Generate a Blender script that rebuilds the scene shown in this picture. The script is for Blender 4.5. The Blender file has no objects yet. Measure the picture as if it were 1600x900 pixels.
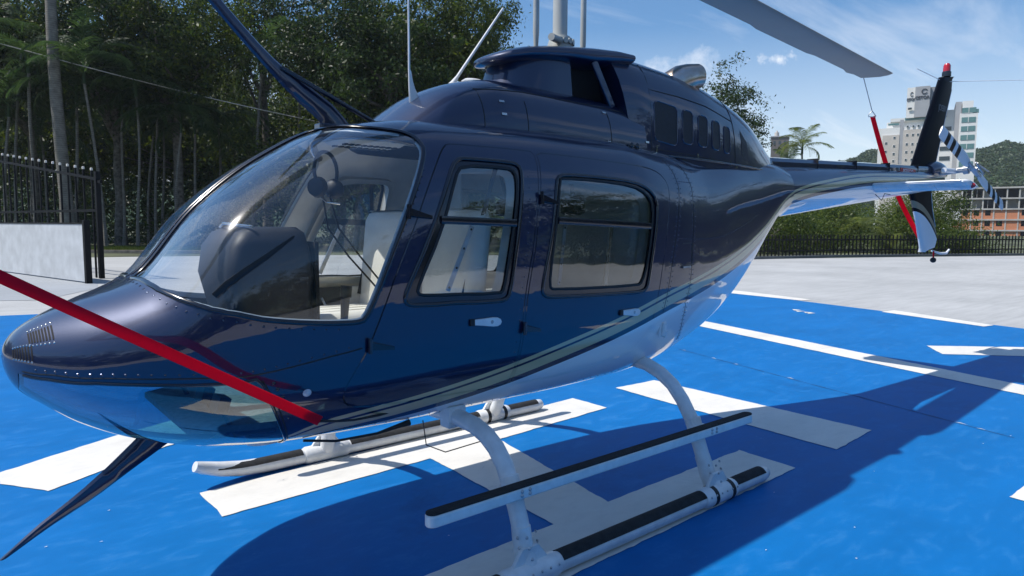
import bpy, bmesh, math, random
import numpy as np
from mathutils import Vector, Matrix
from mathutils.geometry import delaunay_2d_cdt
PI = math.pi
sc = bpy.context.scene
COL = sc.collection
# ------------------------------------------------------------------ camera
CP = np.array([-0.16243, -3.05807, 1.51392]); YAW, PITCH, ROLL = math.radians(50.0585), math.radians(-5.2002), math.radians(0.39)
FPX = 1055.08
fw = np.array([math.cos(YAW)*math.cos(PITCH), math.sin(YAW)*math.cos(PITCH), math.sin(PITCH)])
rt = np.array([math.sin(YAW), -math.cos(YAW), 0.0]); up = np.cross(rt, fw)
rt, up = math.cos(ROLL)*rt+math.sin(ROLL)*up, -math.sin(ROLL)*rt+math.cos(ROLL)*up
cam = bpy.data.cameras.new('camera'); cam.sensor_width = 36; cam.lens = FPX/1600*36; cam.clip_end = 6000; cam.clip_start = 0.05
camo = bpy.data.objects.new('camera', cam); COL.objects.link(camo)
camo.matrix_world = Matrix(((rt[0], up[0], -fw[0], CP[0]), (rt[1], up[1], -fw[1], CP[1]), (rt[2], up[2], -fw[2], CP[2]), (0, 0, 0, 1)))
sc.camera = camo
# ------------------------------------------------------------------ sun and sky
SUN = Vector((-0.57, 0.36, 1.0)).normalized()
sl = bpy.data.lights.new('sun', 'SUN'); sl.energy = 3.5; sl.angle = math.radians(0.53); sl.color = (1.0, 0.955, 0.89)
so = bpy.data.objects.new('sun', sl); COL.objects.link(so); so.rotation_euler = SUN.to_track_quat('Z', 'Y').to_euler()
W = bpy.data.worlds.new('World'); sc.world = W; W.use_nodes = True
nt = W.node_tree; N = nt.nodes; LK = nt.links
for n in list(N): N.remove(n)
wo = N.new('ShaderNodeOutputWorld'); bg = N.new('ShaderNodeBackground'); sky = N.new('ShaderNodeTexSky')
sky.sky_type = 'NISHITA'; sky.sun_disc = False; sky.sun_elevation = math.asin(SUN.z); sky.sun_rotation = math.atan2(SUN.x, SUN.y)
sky.altitude = 0; sky.air_density = 1.0; sky.dust_density = 0.3; sky.ozone_density = 2.4
bg.inputs['Strength'].default_value = 0.15
# thin cirrus: noise on a plane above the place, plus one small puff of cumulus
tc = N.new('ShaderNodeTexCoord'); sep = N.new('ShaderNodeSeparateXYZ'); LK.new(tc.outputs['Generated'], sep.inputs[0])
def wm(op, a, b=None, clamp=False):
    m = N.new('ShaderNodeMath'); m.operation = op; m.use_clamp = clamp
    for i, v in enumerate((a, b)):
        if v is None: continue
        if isinstance(v, (int, float)): m.inputs[i].default_value = v
        else: LK.new(v, m.inputs[i])
    return m.outputs[0]
zz = wm('ADD', wm('MAXIMUM', sep.outputs['Z'], 0.0), 0.16)
cmb = N.new('ShaderNodeCombineXYZ'); LK.new(wm('DIVIDE', sep.outputs['X'], zz), cmb.inputs[0]); LK.new(wm('DIVIDE', sep.outputs['Y'], zz), cmb.inputs[1])
mp = N.new('ShaderNodeMapping'); LK.new(cmb.outputs[0], mp.inputs[0]); mp.inputs['Rotation'].default_value = (0, 0, 0.55); mp.inputs['Scale'].default_value = (0.55, 2.3, 1); mp.inputs['Location'].default_value = (3.1, 1.7, 0)
nz = N.new('ShaderNodeTexNoise'); nz.inputs['Scale'].default_value = 1.1; nz.inputs['Detail'].default_value = 9; nz.inputs['Roughness'].default_value = 0.58; nz.inputs['Distortion'].default_value = 0.7
LK.new(mp.outputs[0], nz.inputs['Vector'])
mr = N.new('ShaderNodeMapRange'); mr.inputs['From Min'].default_value = 0.55; mr.inputs['From Max'].default_value = 1.0; LK.new(nz.outputs['Fac'], mr.inputs['Value'])
hz = N.new('ShaderNodeMapRange'); hz.inputs['From Min'].default_value = 0.0; hz.inputs['From Max'].default_value = 0.27; hz.inputs['To Min'].default_value = 0.60; hz.inputs['To Max'].default_value = 0.0; LK.new(sep.outputs['Z'], hz.inputs['Value'])
cl = wm('ADD', wm('ADD', wm('MULTIPLY', mr.outputs[0], 0.75), 0.07), hz.outputs[0], True)
def puff(dirv, lo, hi, sx, scale):
    n3 = N.new('ShaderNodeTexNoise'); n3.inputs['Scale'].default_value = scale; n3.inputs['Detail'].default_value = 6; LK.new(tc.outputs['Generated'], n3.inputs['Vector'])
    d = N.new('ShaderNodeVectorMath'); d.operation = 'SUBTRACT'; LK.new(tc.outputs['Generated'], d.inputs[0]); d.inputs[1].default_value = dirv
    s = N.new('ShaderNodeVectorMath'); s.operation = 'MULTIPLY'; LK.new(d.outputs[0], s.inputs[0]); s.inputs[1].default_value = (1/sx, 1/sx, 2.6/sx)
    le = N.new('ShaderNodeVectorMath'); le.operation = 'LENGTH'; LK.new(s.outputs[0], le.inputs[0])
    n3.inputs['Roughness'].default_value = 0.62; v = wm('SUBTRACT', wm('MULTIPLY', n3.outputs['Fac'], 2.3), wm('ADD', le.outputs['Value'], 0.42))
    m = N.new('ShaderNodeMapRange'); m.inputs['From Min'].default_value = lo; m.inputs['From Max'].default_value = hi; LK.new(v, m.inputs['Value'])
    return m.outputs[0]
def skydir(px, py):
    d = fw+(px-800)/FPX*rt-(py-450)/FPX*up; return tuple(d/np.linalg.norm(d))
cl = wm('MAXIMUM', cl, wm('MULTIPLY', puff(skydir(1215, 92), 0.0, 0.75, 0.045, 42), 0.9), True)
cl = wm('MAXIMUM', cl, wm('MULTIPLY', puff(skydir(1060, 112), 0.0, 1.0, 0.10, 22), 0.75), True)
mx = N.new('ShaderNodeMix'); mx.data_type = 'RGBA'; LK.new(cl, mx.inputs['Factor']); hsv = N.new('ShaderNodeHueSaturation'); hsv.inputs['Saturation'].default_value = 1.40; hsv.inputs['Value'].default_value = 0.60; LK.new(sky.outputs[0], hsv.inputs['Color']); LK.new(hsv.outputs[0], mx.inputs['A']); mx.inputs['B'].default_value = (5.0, 5.1, 5.3, 1)
LK.new(mx.outputs['Result'], bg.inputs['Color']); LK.new(bg.outputs[0], wo.inputs['Surface'])
sc.view_settings.view_transform = 'Standard'; sc.view_settings.look = 'None'; sc.view_settings.exposure = 0.62; sc.view_settings.gamma = 1
sc.render.engine = 'CYCLES'
sc.cycles.max_bounces = 6; sc.cycles.transparent_max_bounces = 14; sc.cycles.glossy_bounces = 3; sc.cycles.diffuse_bounces = 3; sc.cycles.transmission_bounces = 4
sc.cycles.caustics_reflective = False; sc.cycles.caustics_refractive = False

# ------------------------------------------------------------------ materials
MATS = {}
def nodes_of(name):
    m = bpy.data.materials.new(name); m.use_nodes = True; t = m.node_tree
    b = t.nodes['Principled BSDF']; return m, t, b
def setc(b, base=None, rough=None, metal=None, coat=None, spec=None, crough=None):
    if base is not None: b.inputs['Base Color'].default_value = (*base, 1)
    if rough is not None: b.inputs['Roughness'].default_value = rough
    if metal is not None: b.inputs['Metallic'].default_value = metal
    if coat is not None: b.inputs['Coat Weight'].default_value = coat
    if crough is not None: b.inputs['Coat Roughness'].default_value = crough
    if spec is not None: b.inputs['Specular IOR Level'].default_value = spec
def nd(t, kind, **kw):
    n = t.nodes.new(kind)
    for k, v in kw.items():
        if k in n.inputs: n.inputs[k].default_value = v
        else: setattr(n, k, v)
    return n
def lk(t, a, b): t.links.new(a, b)
def mth(t, op, a, b=None, clamp=False):
    m = t.nodes.new('ShaderNodeMath'); m.operation = op; m.use_clamp = clamp
    for i, v in enumerate((a, b)):
        if v is None: continue
        if isinstance(v, (int, float)): m.inputs[i].default_value = v
        else: t.links.new(v, m.inputs[i])
    return m.outputs[0]
def mixc(t, fac, a, b):
    m = t.nodes.new('ShaderNodeMix'); m.data_type = 'RGBA'
    for k, v in (('Factor', fac), ('A', a), ('B', b)):
        if isinstance(v, (int, float)): m.inputs[k].default_value = v
        elif isinstance(v, tuple): m.inputs[k].default_value = (*v, 1)
        else: t.links.new(v, m.inputs[k])
    return m.outputs['Result']
def ramp(t, fac, stops):
    r = t.nodes.new('ShaderNodeValToRGB'); e = r.color_ramp.elements
    while len(e) < len(stops): e.new(0.5)
    for i, (p, c) in enumerate(stops): e[i].position = p; e[i].color = (*c, 1) if len(c) == 3 else c
    t.links.new(fac, r.inputs[0]); return r.outputs[0]
def noise(t, scale, detail=4, rough=0.55, vec=None, coords='Object', stretch=None, dist=0.0):
    n = nd(t, 'ShaderNodeTexNoise', Scale=scale, Detail=detail, Roughness=rough, Distortion=dist)
    if vec is None: vec = nd(t, 'ShaderNodeTexCoord').outputs[coords]
    if stretch:
        mpn = nd(t, 'ShaderNodeMapping', Scale=stretch); t.links.new(vec, mpn.inputs[0]); vec = mpn.outputs[0]
    t.links.new(vec, n.inputs['Vector']); return n.outputs['Fac']
def bump(t, b, h, strength=0.2, dist=0.01):
    n = nd(t, 'ShaderNodeBump', Strength=strength, Distance=dist); t.links.new(h, n.inputs['Height']); t.links.new(n.outputs[0], b.inputs['Normal'])
def mat(name, base, rough=0.5, metal=0.0, coat=0.0, spec=0.5, var=0.12, vscale=6.0, bmp=0.0, bscale=60.0, coords='Object', crough=0.05):
    """plain procedural material: base colour with soft noise variation"""
    if name in MATS: return MATS[name]
    m, t, b = nodes_of(name); setc(b, base, rough, metal, coat, spec, crough)
    if var:
        f = noise(t, vscale, 5, coords=coords)
        lo = tuple(max(c*(1-var*1.6), 0) for c in base); hi = tuple(min(c*(1+var*1.2), 1) for c in base)
        lk(t, ramp(t, f, [(0.3, lo), (0.7, hi)]), b.inputs['Base Color'])
        lk(t, mth(t, 'ADD', mth(t, 'MULTIPLY', f, 0.2), max(rough-0.1, 0.02)), b.inputs['Roughness'])
    if bmp: bump(t, b, noise(t, bscale, 6, coords=coords), bmp)
    MATS[name] = m; return m

# ------------------------------------------------------------------ mesh helpers
class MB:
    def __init__(s): s.v = []; s.f = []; s.mi = []; s.cur = 0
    def add(s, vs, fs):
        o = len(s.v); s.v += [tuple(float(c) for c in p) for p in vs]; s.f += [tuple(o+i for i in f) for f in fs]; s.mi += [s.cur]*len(fs); return s
    def box(s, x0, x1, y0, y1, z0, z1):
        return s.add([(x, y, z) for z in (z0, z1) for y in (y0, y1) for x in (x0, x1)], [(0, 2, 3, 1), (4, 5, 7, 6), (0, 1, 5, 4), (2, 6, 7, 3), (0, 4, 6, 2), (1, 3, 7, 5)])
    def obox(s, c, ax, ay, az):
        c, ax, ay, az = map(np.asarray, (c, ax, ay, az))
        vs = [c+i*ax+j*ay+k*az for k in (-1, 1) for j in (-1, 1) for i in (-1, 1)]
        return s.add(vs, [(0, 2, 3, 1), (4, 5, 7, 6), (0, 1, 5, 4), (2, 6, 7, 3), (0, 4, 6, 2), (1, 3, 7, 5)])
    def tube(s, path, r, seg=10, caps=True, sy=1.0):
        path = [np.asarray(p, float) for p in path]; n = len(path); rr = r if hasattr(r, '__len__') else [r]*n
        rings = []; prev = None
        for i, p in enumerate(path):
            t = path[min(i+1, n-1)]-path[max(i-1, 0)]; t = t/(np.linalg.norm(t)+1e-12)
            if prev is None:
                a = np.array([0, 0, 1.]) if abs(t[2]) < 0.9 else np.array([1., 0, 0]); u = np.cross(a, t)
            else: u = prev-t*np.dot(prev, t)
            u /= np.linalg.norm(u)+1e-12; prev = u; w = np.cross(t, u)
            rings.append([p+rr[i]*(math.cos(2*PI*k/seg)*u*sy+math.sin(2*PI*k/seg)*w) for k in range(seg)])
        fs = [(i*seg+k, i*seg+(k+1) % seg, (i+1)*seg+(k+1) % seg, (i+1)*seg+k) for i in range(n-1) for k in range(seg)]
        if caps: fs += [tuple(range(seg-1, -1, -1)), tuple((n-1)*seg+k for k in range(seg))]
        return s.add([v for g in rings for v in g], fs)
    def prism(s, poly, axis, a, b):
        """poly: 2D outline, extruded along axis 'x','y' or 'z' from a to b"""
        def P(u, v, w): return {'x': (w, u, v), 'y': (u, w, v), 'z': (u, v, w)}[axis]
        n = len(poly); vs = [P(u, v, a) for u, v in poly]+[P(u, v, b) for u, v in poly]
        fs = [tuple(range(n)), tuple(range(2*n-1, n-1, -1))]+[(i, (i+1) % n, n+(i+1) % n, n+i)[::-1] for i in range(n)]
        return s.add(vs, fs)
    def pillow(s, poly, y0, th, inset=0.35, edge=0.006):
        """lens-section plate in the xz plane (fins, blades of the cutters)"""
        P = np.array(poly, float); c = P.mean(0); Q = P+(c-P)*inset; n = len(P)
        vs = [(u, y0-edge, v) for u, v in P]+[(u, y0+edge, v) for u, v in P]+[(u, y0-th, v) for u, v in Q]+[(u, y0+th, v) for u, v in Q]
        fs = []
        for i in range(n):
            j = (i+1) % n
            fs += [(i, j, n+j, n+i), (i, 2*n+i, 2*n+j, j), (n+i, n+j, 3*n+j, 3*n+i)]
        fs += [tuple(2*n+i for i in range(n)), tuple(3*n+i for i in range(n-1, -1, -1))]
        return s.add(vs, fs)
    def loft(s, rings, closed=True, caps=True):
        m = len(rings[0]); n = len(rings); K = m if closed else m-1
        fs = [(i*m+k, i*m+(k+1) % m, (i+1)*m+(k+1) % m, (i+1)*m+k) for i in range(n-1) for k in range(K)]
        if caps: fs += [tuple(range(m-1, -1, -1)), tuple((n-1)*m+k for k in range(m))]
        return s.add([v for g in rings for v in g], fs)
    def dome(s, p, n, r, h, seg=6):
        p, n = np.asarray(p, float), np.asarray(n, float); a = np.array([0, 0, 1.]) if abs(n[2]) < 0.9 else np.array([1., 0, 0])
        u = np.cross(a, n); u /= np.linalg.norm(u); w = np.cross(n, u)
        vs = [p+r*(math.cos(2*PI*k/seg)*u+math.sin(2*PI*k/seg)*w) for k in range(seg)]+[p+n*h*0.8+0.6*r*(math.cos(2*PI*k/seg)*u+math.sin(2*PI*k/seg)*w) for k in range(seg)]+[p+n*h]
        fs = [(k, (k+1) % seg, seg+(k+1) % seg, seg+k) for k in range(seg)]+[(seg+k, seg+(k+1) % seg, 2*seg) for k in range(seg)]
        return s.add(vs, fs)
    def mesh(s, name, smooth=None, fix=True):
        me = bpy.data.meshes.new(name); me.from_pydata(s.v, [], s.f)
        if any(s.mi): me.polygons.foreach_set('material_index', s.mi)
        if fix:
            bm = bmesh.new(); bm.from_mesh(me); bmesh.ops.recalc_face_normals(bm, faces=bm.faces); bm.to_mesh(me); bm.free()
        if smooth is not None:
            me.polygons.foreach_set('use_smooth', [True]*len(me.polygons))
            if smooth > 0: me.set_sharp_from_angle(angle=math.radians(smooth))
        me.update(); return me
def link(name, data, parent=None, **props):
    o = bpy.data.objects.new(name, data); COL.objects.link(o)
    if parent is not None:
        o.parent = parent; o.matrix_parent_inverse = Matrix.Identity(4)
    for k, v in props.items(): o[k] = v
    return o
def obj(name, mb, material, parent=None, smooth=None, bevel=0.0, fix=True, **props):
    me = mb.mesh(name, smooth, fix)
    for m in (material if isinstance(material, (list, tuple)) else [material]): me.materials.append(m)
    o = link(name, me, parent, **props)
    if bevel:
        b = o.modifiers.new('bevel', 'BEVEL'); b.width = bevel; b.segments = 2; b.limit_method = 'ANGLE'; b.angle_limit = math.radians(40)
    return o
def thing(name, label, cat, loc=(0, 0, 0), rz=0.0, group=None):
    o = bpy.data.objects.new(name, None); COL.objects.link(o); o.location = loc; o.rotation_euler = (0, 0, rz); o.empty_display_size = 0.3
    o['label'] = label; o['category'] = cat
    if group: o['group'] = group
    return o
def tag(o, label, cat, group=None):
    o['label'] = label; o['category'] = cat
    if group: o['group'] = group
    return o
def at(px, depth, z=0.0):
    """world position on the bearing of picture column px, depth metres in front of the viewpoint"""
    h = fw.copy(); h[2] = 0; h /= np.linalg.norm(h); r = np.array([math.sin(YAW), -math.cos(YAW), 0])
    p = CP+depth*(h+(px-800)/FPX*r); return (float(p[0]), float(p[1]), z)
def pchip(xs, ys):
    xs = np.asarray(xs, float); ys = np.asarray(ys, float); h = np.diff(xs); d = np.diff(ys)/h
    m = np.zeros_like(ys); m[0] = d[0]; m[-1] = d[-1]
    for i in range(1, len(xs)-1):
        if d[i-1]*d[i] > 0:
            w1 = 2*h[i]+h[i-1]; w2 = h[i]+2*h[i-1]; m[i] = (w1+w2)/(w1/d[i-1]+w2/d[i])
    def F(x):
        x = np.clip(np.asarray(x, float), xs[0], xs[-1]); i = np.clip(np.searchsorted(xs, x)-1, 0, len(xs)-2)
        t = (x-xs[i])/h[i]; a = t*t*(3-2*t)
        return ys[i]*(1-a)+ys[i+1]*a+h[i]*m[i]*t*(1-t)**2-h[i]*m[i+1]*t*t*(1-t)
    return F
# ------------------------------------------------------------------ ground, deck, helipad
def concrete(name, base, streak=0.12, rough=0.75):
    m, t, b = nodes_of(name); setc(b, base, rough)
    n1 = noise(t, 0.35, 6); n2 = noise(t, 3.0, 7, 0.65, stretch=(0.25, 3.0, 1)); n3 = noise(t, 45, 4)
    f = mth(t, 'ADD', mth(t, 'MULTIPLY', n1, 0.4), mth(t, 'ADD', mth(t, 'MULTIPLY', n2, 0.4), mth(t, 'MULTIPLY', n3, 0.2)))
    lo = tuple(c*(1-streak*1.8) for c in base); hi = tuple(min(1, c*(1+streak*1.3)) for c in base)
    lk(t, ramp(t, f, [(0.34, lo), (0.64, hi)]), b.inputs['Base Color']); bump(t, b, n3, 0.25, 0.004)
    return m
M_deck = concrete('deck_paint', (0.405, 0.41, 0.405), 0.14)
def pad_paint(name, base, worn, amt, rough=0.55):
    m, t, b = nodes_of(name); setc(b, base, rough, spec=0.18)
    n1 = noise(t, 0.8, 6, 0.6, stretch=(1, 2.2, 1)); n2 = noise(t, 5.0, 10, 0.72, stretch=(0.8, 1.7, 1), dist=0.35); n3 = noise(t, 70, 5, 0.7); n4 = noise(t, 2.3, 8, 0.72, dist=2.2)
    var = ramp(t, mth(t, 'ADD', mth(t, 'MULTIPLY', n1, 0.55), mth(t, 'MULTIPLY', n2, 0.45)), [(0.33, tuple(c*0.84 for c in base)), (0.66, tuple(min(1, c*1.13) for c in base))])
    f1 = mth(t, 'MULTIPLY', mth(t, 'GREATER_THAN', n4, 0.655), mth(t, 'GREATER_THAN', n3, 0.55))
    c = mixc(t, mth(t, 'MULTIPLY', f1, amt), var, worn)
    f2 = ramp(t, n2, [(0.52, (0, 0, 0)), (0.75, (1, 1, 1))]); c = mixc(t, mth(t, 'MULTIPLY', f2, 0.38), c, worn)
    lk(t, c, b.inputs['Base Color']); lk(t, mth(t, 'ADD', mth(t, 'MULTIPLY', n2, 0.25), rough-0.12), b.inputs['Roughness'])
    st_ = ramp(t, noise(t, .9, 9, .7, dist=.8), [(.60, (1, 1, 1)), (.74, (.62, .64, .68))]); mm = nd(t, 'ShaderNodeMix', data_type='RGBA', blend_type='MULTIPLY'); mm.inputs['Factor'].default_value = .8; lk(t, c, mm.inputs['A']); lk(t, st_, mm.inputs['B']); lk(t, mm.outputs['Result'], b.inputs['Base Color'])
    bump(t, b, n3, 0.2, 0.002)
    return m
M_blue = pad_paint('helipad_blue_paint', (0.002, 0.134, 0.40), (0.07, 0.24, 0.48), 0.55)
M_white = pad_paint('helipad_white_paint', (0.69, 0.67, 0.62), (0.36, 0.36, 0.35), 0.8, 0.6)
M_earth = mat('earth', (0.09, 0.10, 0.05), 0.95, var=0.4, vscale=0.2)
def sheet(name, pts, z, m, zthick=None, **p):
    mb = MB(); mb.add([(x, y, z) for x, y in pts], [tuple(range(len(pts)))]); return obj(name, mb, m, fix=False, **p)
def ccw(pts):
    a = sum(pts[i][0]*pts[(i+1) % len(pts)][1]-pts[(i+1) % len(pts)][0]*pts[i][1] for i in range(len(pts))); return pts if a > 0 else pts[::-1]
def gp(px, py):
    d = fw+(px-800)/FPX*rt-(py-450)/FPX*up; t = -CP[2]/d[2]; return (float(CP[0]+t*d[0]), float(CP[1]+t*d[1]))
sheet('ground', [(-2500, -2500), (2500, -2500), (2500, 2500), (-2500, 2500)], -0.02, M_earth, kind='structure')
deckpts = []
for k in range(120):
    b_ = -PI+2*PI*k/120; px_ = 800+FPX*math.tan(b_) if abs(b_) < 1.0 else None
    R_ = 36.0
    if px_ is not None and px_ > 1120: R_ = (32.3+(px_-1120)*.0165)/math.cos(b_)
    elif abs(b_) > 1.0: R_ = 25.0
    if b_ > .70: R_ = 27.0
    R_ = min(R_, 60.0); deckpts.append((CP[0]+R_*math.cos(YAW-b_), CP[1]+R_*math.sin(YAW-b_)))
deckpts = deckpts[::-1]
sheet('concrete_deck', deckpts, 0.0-0.008, M_deck, kind='structure')
# blue square of the pad: far edge measured, the other edges beyond the frame
e0, e1 = np.array(gp(1180, 461)), np.array(gp(1600, 513)); ed = (e0-e1)/np.linalg.norm(e0-e1); en = np.array([-ed[1], ed[0]])
if en @ (np.array([2.5, 0])-e0) < 0: en = -en
pc = np.array([2.4, 0.1]); hd = float((pc-e0)@en); foot = pc-en*hd; cA = foot-ed*10.6; cB = foot+ed*9.9
padpts = [tuple(cA), tuple(cB), tuple(cB+en*2*hd), tuple(cA+en*2*hd)]
sheet('helipad', ccw([tuple(map(float, p)) for p in padpts]), -0.004, M_blue, kind='structure')
def ragged(pts, step=.035, amp=.0022):
    out = []; rr_ = random.Random(len(pts)*7+int(abs(pts[0][0])*100))
    for i in range(len(pts)):
        a, b = np.array(pts[i], float), np.array(pts[(i+1) % len(pts)], float); L_ = np.linalg.norm(b-a); k = max(1, int(L_/step)); nn = np.array([-(b-a)[1], (b-a)[0]])/(L_+1e-9); w_ = 0.0
        for j in range(k): w_ = .6*w_+rr_.gauss(0, amp); out.append(tuple(map(float, a+(b-a)*j/k+nn*(w_ if j else 0))))
    return out
def mark(name, pix, z=0.0): return sheet(name, ragged(ccw([gp(*p) for p in pix])), z, M_white, kind='structure')
# the letter: two legs and a cross bar as one painted outline
legA = [gp(312, 770), gp(347, 807), gp(672, 716), gp(865, 819)]
H = [gp(312, 770), gp(347, 807), gp(672, 716), gp(865, 819)]
nearL = np.array(gp(865, 819)); nearR = np.array(gp(950, 784)); dirn = (np.array(gp(1155, 703))-nearR); dirn /= np.linalg.norm(dirn)
inner0 = nearL-dirn*2.1; perp = np.array([dirn[1], -dirn[0]]); wleg = np.linalg.norm(np.array(gp(1243, 731))-np.array(gp(1155, 703)))
H += [tuple(inner0), tuple(inner0+perp*wleg), gp(1243, 731), gp(1155, 703), tuple(nearR), gp(780, 686), gp(948, 637), gp(895, 622)]
sheet('pad_letter', ragged(ccw([tuple(map(float, p)) for p in H])), 0.0, M_white, kind='structure')
mark('pad_bar', [(962, 606), (1022, 594), (1362, 672), (1307, 702)])
mark('pad_line', [(1060, 495), (1108, 503), (1600, 602), (1700, 622), (1700, 640), (1600, 617), (1100, 511), (1056, 501)])
mark('pad_line', [(1448, 540), (1700, 544), (1700, 559), (1472, 553)])
mark('pad_line', [(0, 738), (190, 678), (330, 640), (410, 655), (260, 697), (75, 767), (0, 756), (-80, 744), (-90, 766)][0:7])
mark('pad_line', [(1577, 776), (1640, 728), (1700, 810)])
mark('border_dash', [(1100, 449), (1165, 455.5), (1268, 468), (1252, 469.5), (1160, 460), (1095, 453)])
mark('border_dash', [(1377, 487), (1397, 484.5), (1553, 508), (1537, 510)])
# joint in the slab: a thin dark groove line with chipped white edges
M_joint = mat('slab_joint', (0.015, 0.03, 0.07), 0.9)
random.seed(3)
a, b = np.array(gp(1060, 545)), np.array(gp(1585, 684)); dv = (b-a)/np.linalg.norm(b-a); nv = np.array([-dv[1], dv[0]]); L = np.linalg.norm(b-a)
mb = MB(); mw = MB(); k = 0.0
while k < L:
    st = random.uniform(0.05, 0.12); w0 = random.uniform(0.002, 0.006); p0 = a+dv*k; p1 = a+dv*(k+st)
    mb.add([(*(p0-nv*w0), -0.001), (*(p1-nv*w0), -0.001), (*(p1+nv*w0), -0.001), (*(p0+nv*w0), -0.001)], [(0, 1, 2, 3)])
    if random.random() < 0.35*(0.5+0.5*math.sin(k*2.1)):
        w1 = random.uniform(0.006, 0.016); q = p0+nv*random.uniform(-.012, .012)
        mw.add([(*(q-nv*w1), 0.0005), (*(q+dv*st*0.4), 0.0005), (*(q+dv*st*0.9+nv*w1*.4), 0.0005), (*(q+dv*st*0.3+nv*w1), 0.0005)], [(0, 1, 2, 3)])
    k += st
obj('slab_joint', mb, M_joint, kind='structure', fix=False); obj('joint_chips', mw, M_white, kind='stuff', fix=False)['label'] = 'white chips of worn paint along the slab joint'
mw = MB()
for i in range(34):
    p = np.array(gp(random.uniform(0, 1600), random.uniform(520, 890)))
    mw.add([(p[0]+random.uniform(.002, .011)*math.cos(j*2.1+i), p[1]+random.uniform(.002, .007)*math.sin(j*2.1+i), 0.0008) for j in range(3)], [(0, 1, 2)])
for (px, py) in [(1240, 484), (1258, 488), (1245, 486), (1262, 489)]:
    p = np.array(gp(px, py)); mw.add([(p[0]-.08, p[1]-.05, .0009), (p[0]+.1, p[1]-.1, .0009), (p[0]+.06, p[1]+.06, .0009)], [(0, 1, 2)])
o = obj('paint_chips', mw, M_white, kind='stuff', fix=False); o['label'] = 'tiny white chips scattered on the blue pad'
# ------------------------------------------------------------------ helicopter materials
def paint_material():
    m, t, b = nodes_of('livery_paint')
    sepn = nd(t, 'ShaderNodeSeparateXYZ'); lk(t, nd(t, 'ShaderNodeTexCoord').outputs['Object'], sepn.inputs[0])
    X, Z = sepn.outputs['X'], sepn.outputs['Z']
    fc = nd(t, 'ShaderNodeFloatCurve'); cur = fc.mapping.curves[0]
    pts = [(0, .30), (.8, .60), (.97, .692), (1.12, .716), (1.35, .740), (1.64, .781), (1.89, .827), (2.21, .898), (2.58, .981), (3.04, 1.096), (3.35, 1.156), (3.74, 1.228), (4.21, 1.338), (4.60, 1.468), (4.85, 1.59), (5.04, 1.70), (5.24, 1.785), (5.51, 1.85), (5.97, 1.92), (6.63, 2.0), (7.38, 2.05), (9.6, 2.12)]
    while len(cur.points) < len(pts): cur.points.new(0.5, 0.5)
    for p, (x, z) in zip(cur.points, pts): p.location = (x/10, z/3); p.handle_type = 'AUTO'
    fc.mapping.update()
    lk(t, mth(t, 'DIVIDE', X, 10.0), fc.inputs['Value'])
    d = mth(t, 'SUBTRACT', Z, mth(t, 'MULTIPLY', fc.outputs[0], 3.0))
    def band(lo, hi): return mth(t, 'MULTIPLY', mth(t, 'GREATER_THAN', d, lo), mth(t, 'LESS_THAN', d, hi))
    tan = mth(t, 'MAXIMUM', band(-0.050, 0.003), band(0.016, 0.038), True)
    white = mth(t, 'LESS_THAN', d, -0.082)
    c = mixc(t, tan, (0.0005, 0.0095, 0.050), (0.60, 0.45, 0.24)); c = mixc(t, white, c, (0.88, 0.88, 0.87))
    lk(t, c, b.inputs['Base Color'])
    solid = mth(t, 'MAXIMUM', tan, white, True)
    lk(t, mth(t, 'MULTIPLY', mth(t, 'SUBTRACT', 1.0, solid), 0.36), b.inputs['Metallic'])
    b.inputs['Roughness'].default_value = 0.42; b.inputs['Coat Weight'].default_value = 1.0; b.inputs['Coat Roughness'].default_value = 0.01; b.inputs['Coat IOR'].default_value = 1.64
    vo = nd(t, 'ShaderNodeTexVoronoi', Scale=900.0); lk(t, nd(t, 'ShaderNodeTexCoord').outputs['Object'], vo.inputs['Vector'])
    fl = nd(t, 'ShaderNodeBump', Strength=0.10, Distance=0.001); lk(t, vo.outputs['Distance'], fl.inputs['Height']); lk(t, fl.outputs[0], b.inputs['Normal'])
    # faint waviness of the sheet metal in the clear coat
    wv = nd(t, 'ShaderNodeBump', Strength=0.16, Distance=0.012); lk(t, noise(t, 3.6, 3, 0.5), wv.inputs['Height']); lk(t, wv.outputs[0], b.inputs['Coat Normal'])
    return m
M_paint = paint_material()
def navy(name='navy_paint', wav=0.1):
    m, t, b = nodes_of(name); setc(b, (0.0012, 0.0095, 0.038), 0.42, 0.35, 1.0, crough=0.012); b.inputs['Coat IOR'].default_value = 1.6
    wv = nd(t, 'ShaderNodeBump', Strength=wav, Distance=0.012); lk(t, noise(t, 4.5, 3), wv.inputs['Height']); lk(t, wv.outputs[0], b.inputs['Coat Normal'])
    f = noise(t, 5, 6); lk(t, mixc(t, f, (0.0004, 0.0078, 0.040), (0.0006, 0.0100, 0.052)), b.inputs['Base Color'])
    return m
M_navy = navy()
M_wpaint = mat('white_gear_paint', (0.74, 0.75, 0.75), 0.35, coat=0.3, var=0.08, vscale=14, bmp=0.03)
M_black = mat('black_rubber', (0.008, 0.0085, 0.01), 0.45, var=0.3, vscale=20)
M_gloss = mat('black_gloss_trim', (0.004, 0.007, 0.016), 0.22, coat=0.6, var=0.2)
M_grip = mat('black_grip_tape', (0.022, 0.023, 0.025), 0.9, var=0.35, vscale=30, bmp=0.5, bscale=240)
M_cream = mat('cream_trim', (0.80, 0.77, 0.69), 0.6, var=0.06, vscale=9, bmp=0.05, bscale=120)
M_leather = mat('cream_leather', (0.80, 0.78, 0.70), 0.42, var=0.06, bmp=0.15, bscale=90)
M_floor = mat('cabin_carpet', (0.20, 0.20, 0.19), 0.95, var=0.2, vscale=40, bmp=0.4, bscale=200)
M_panel = mat('instrument_grey', (0.018, 0.021, 0.028), 0.55, var=0.1)
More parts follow.
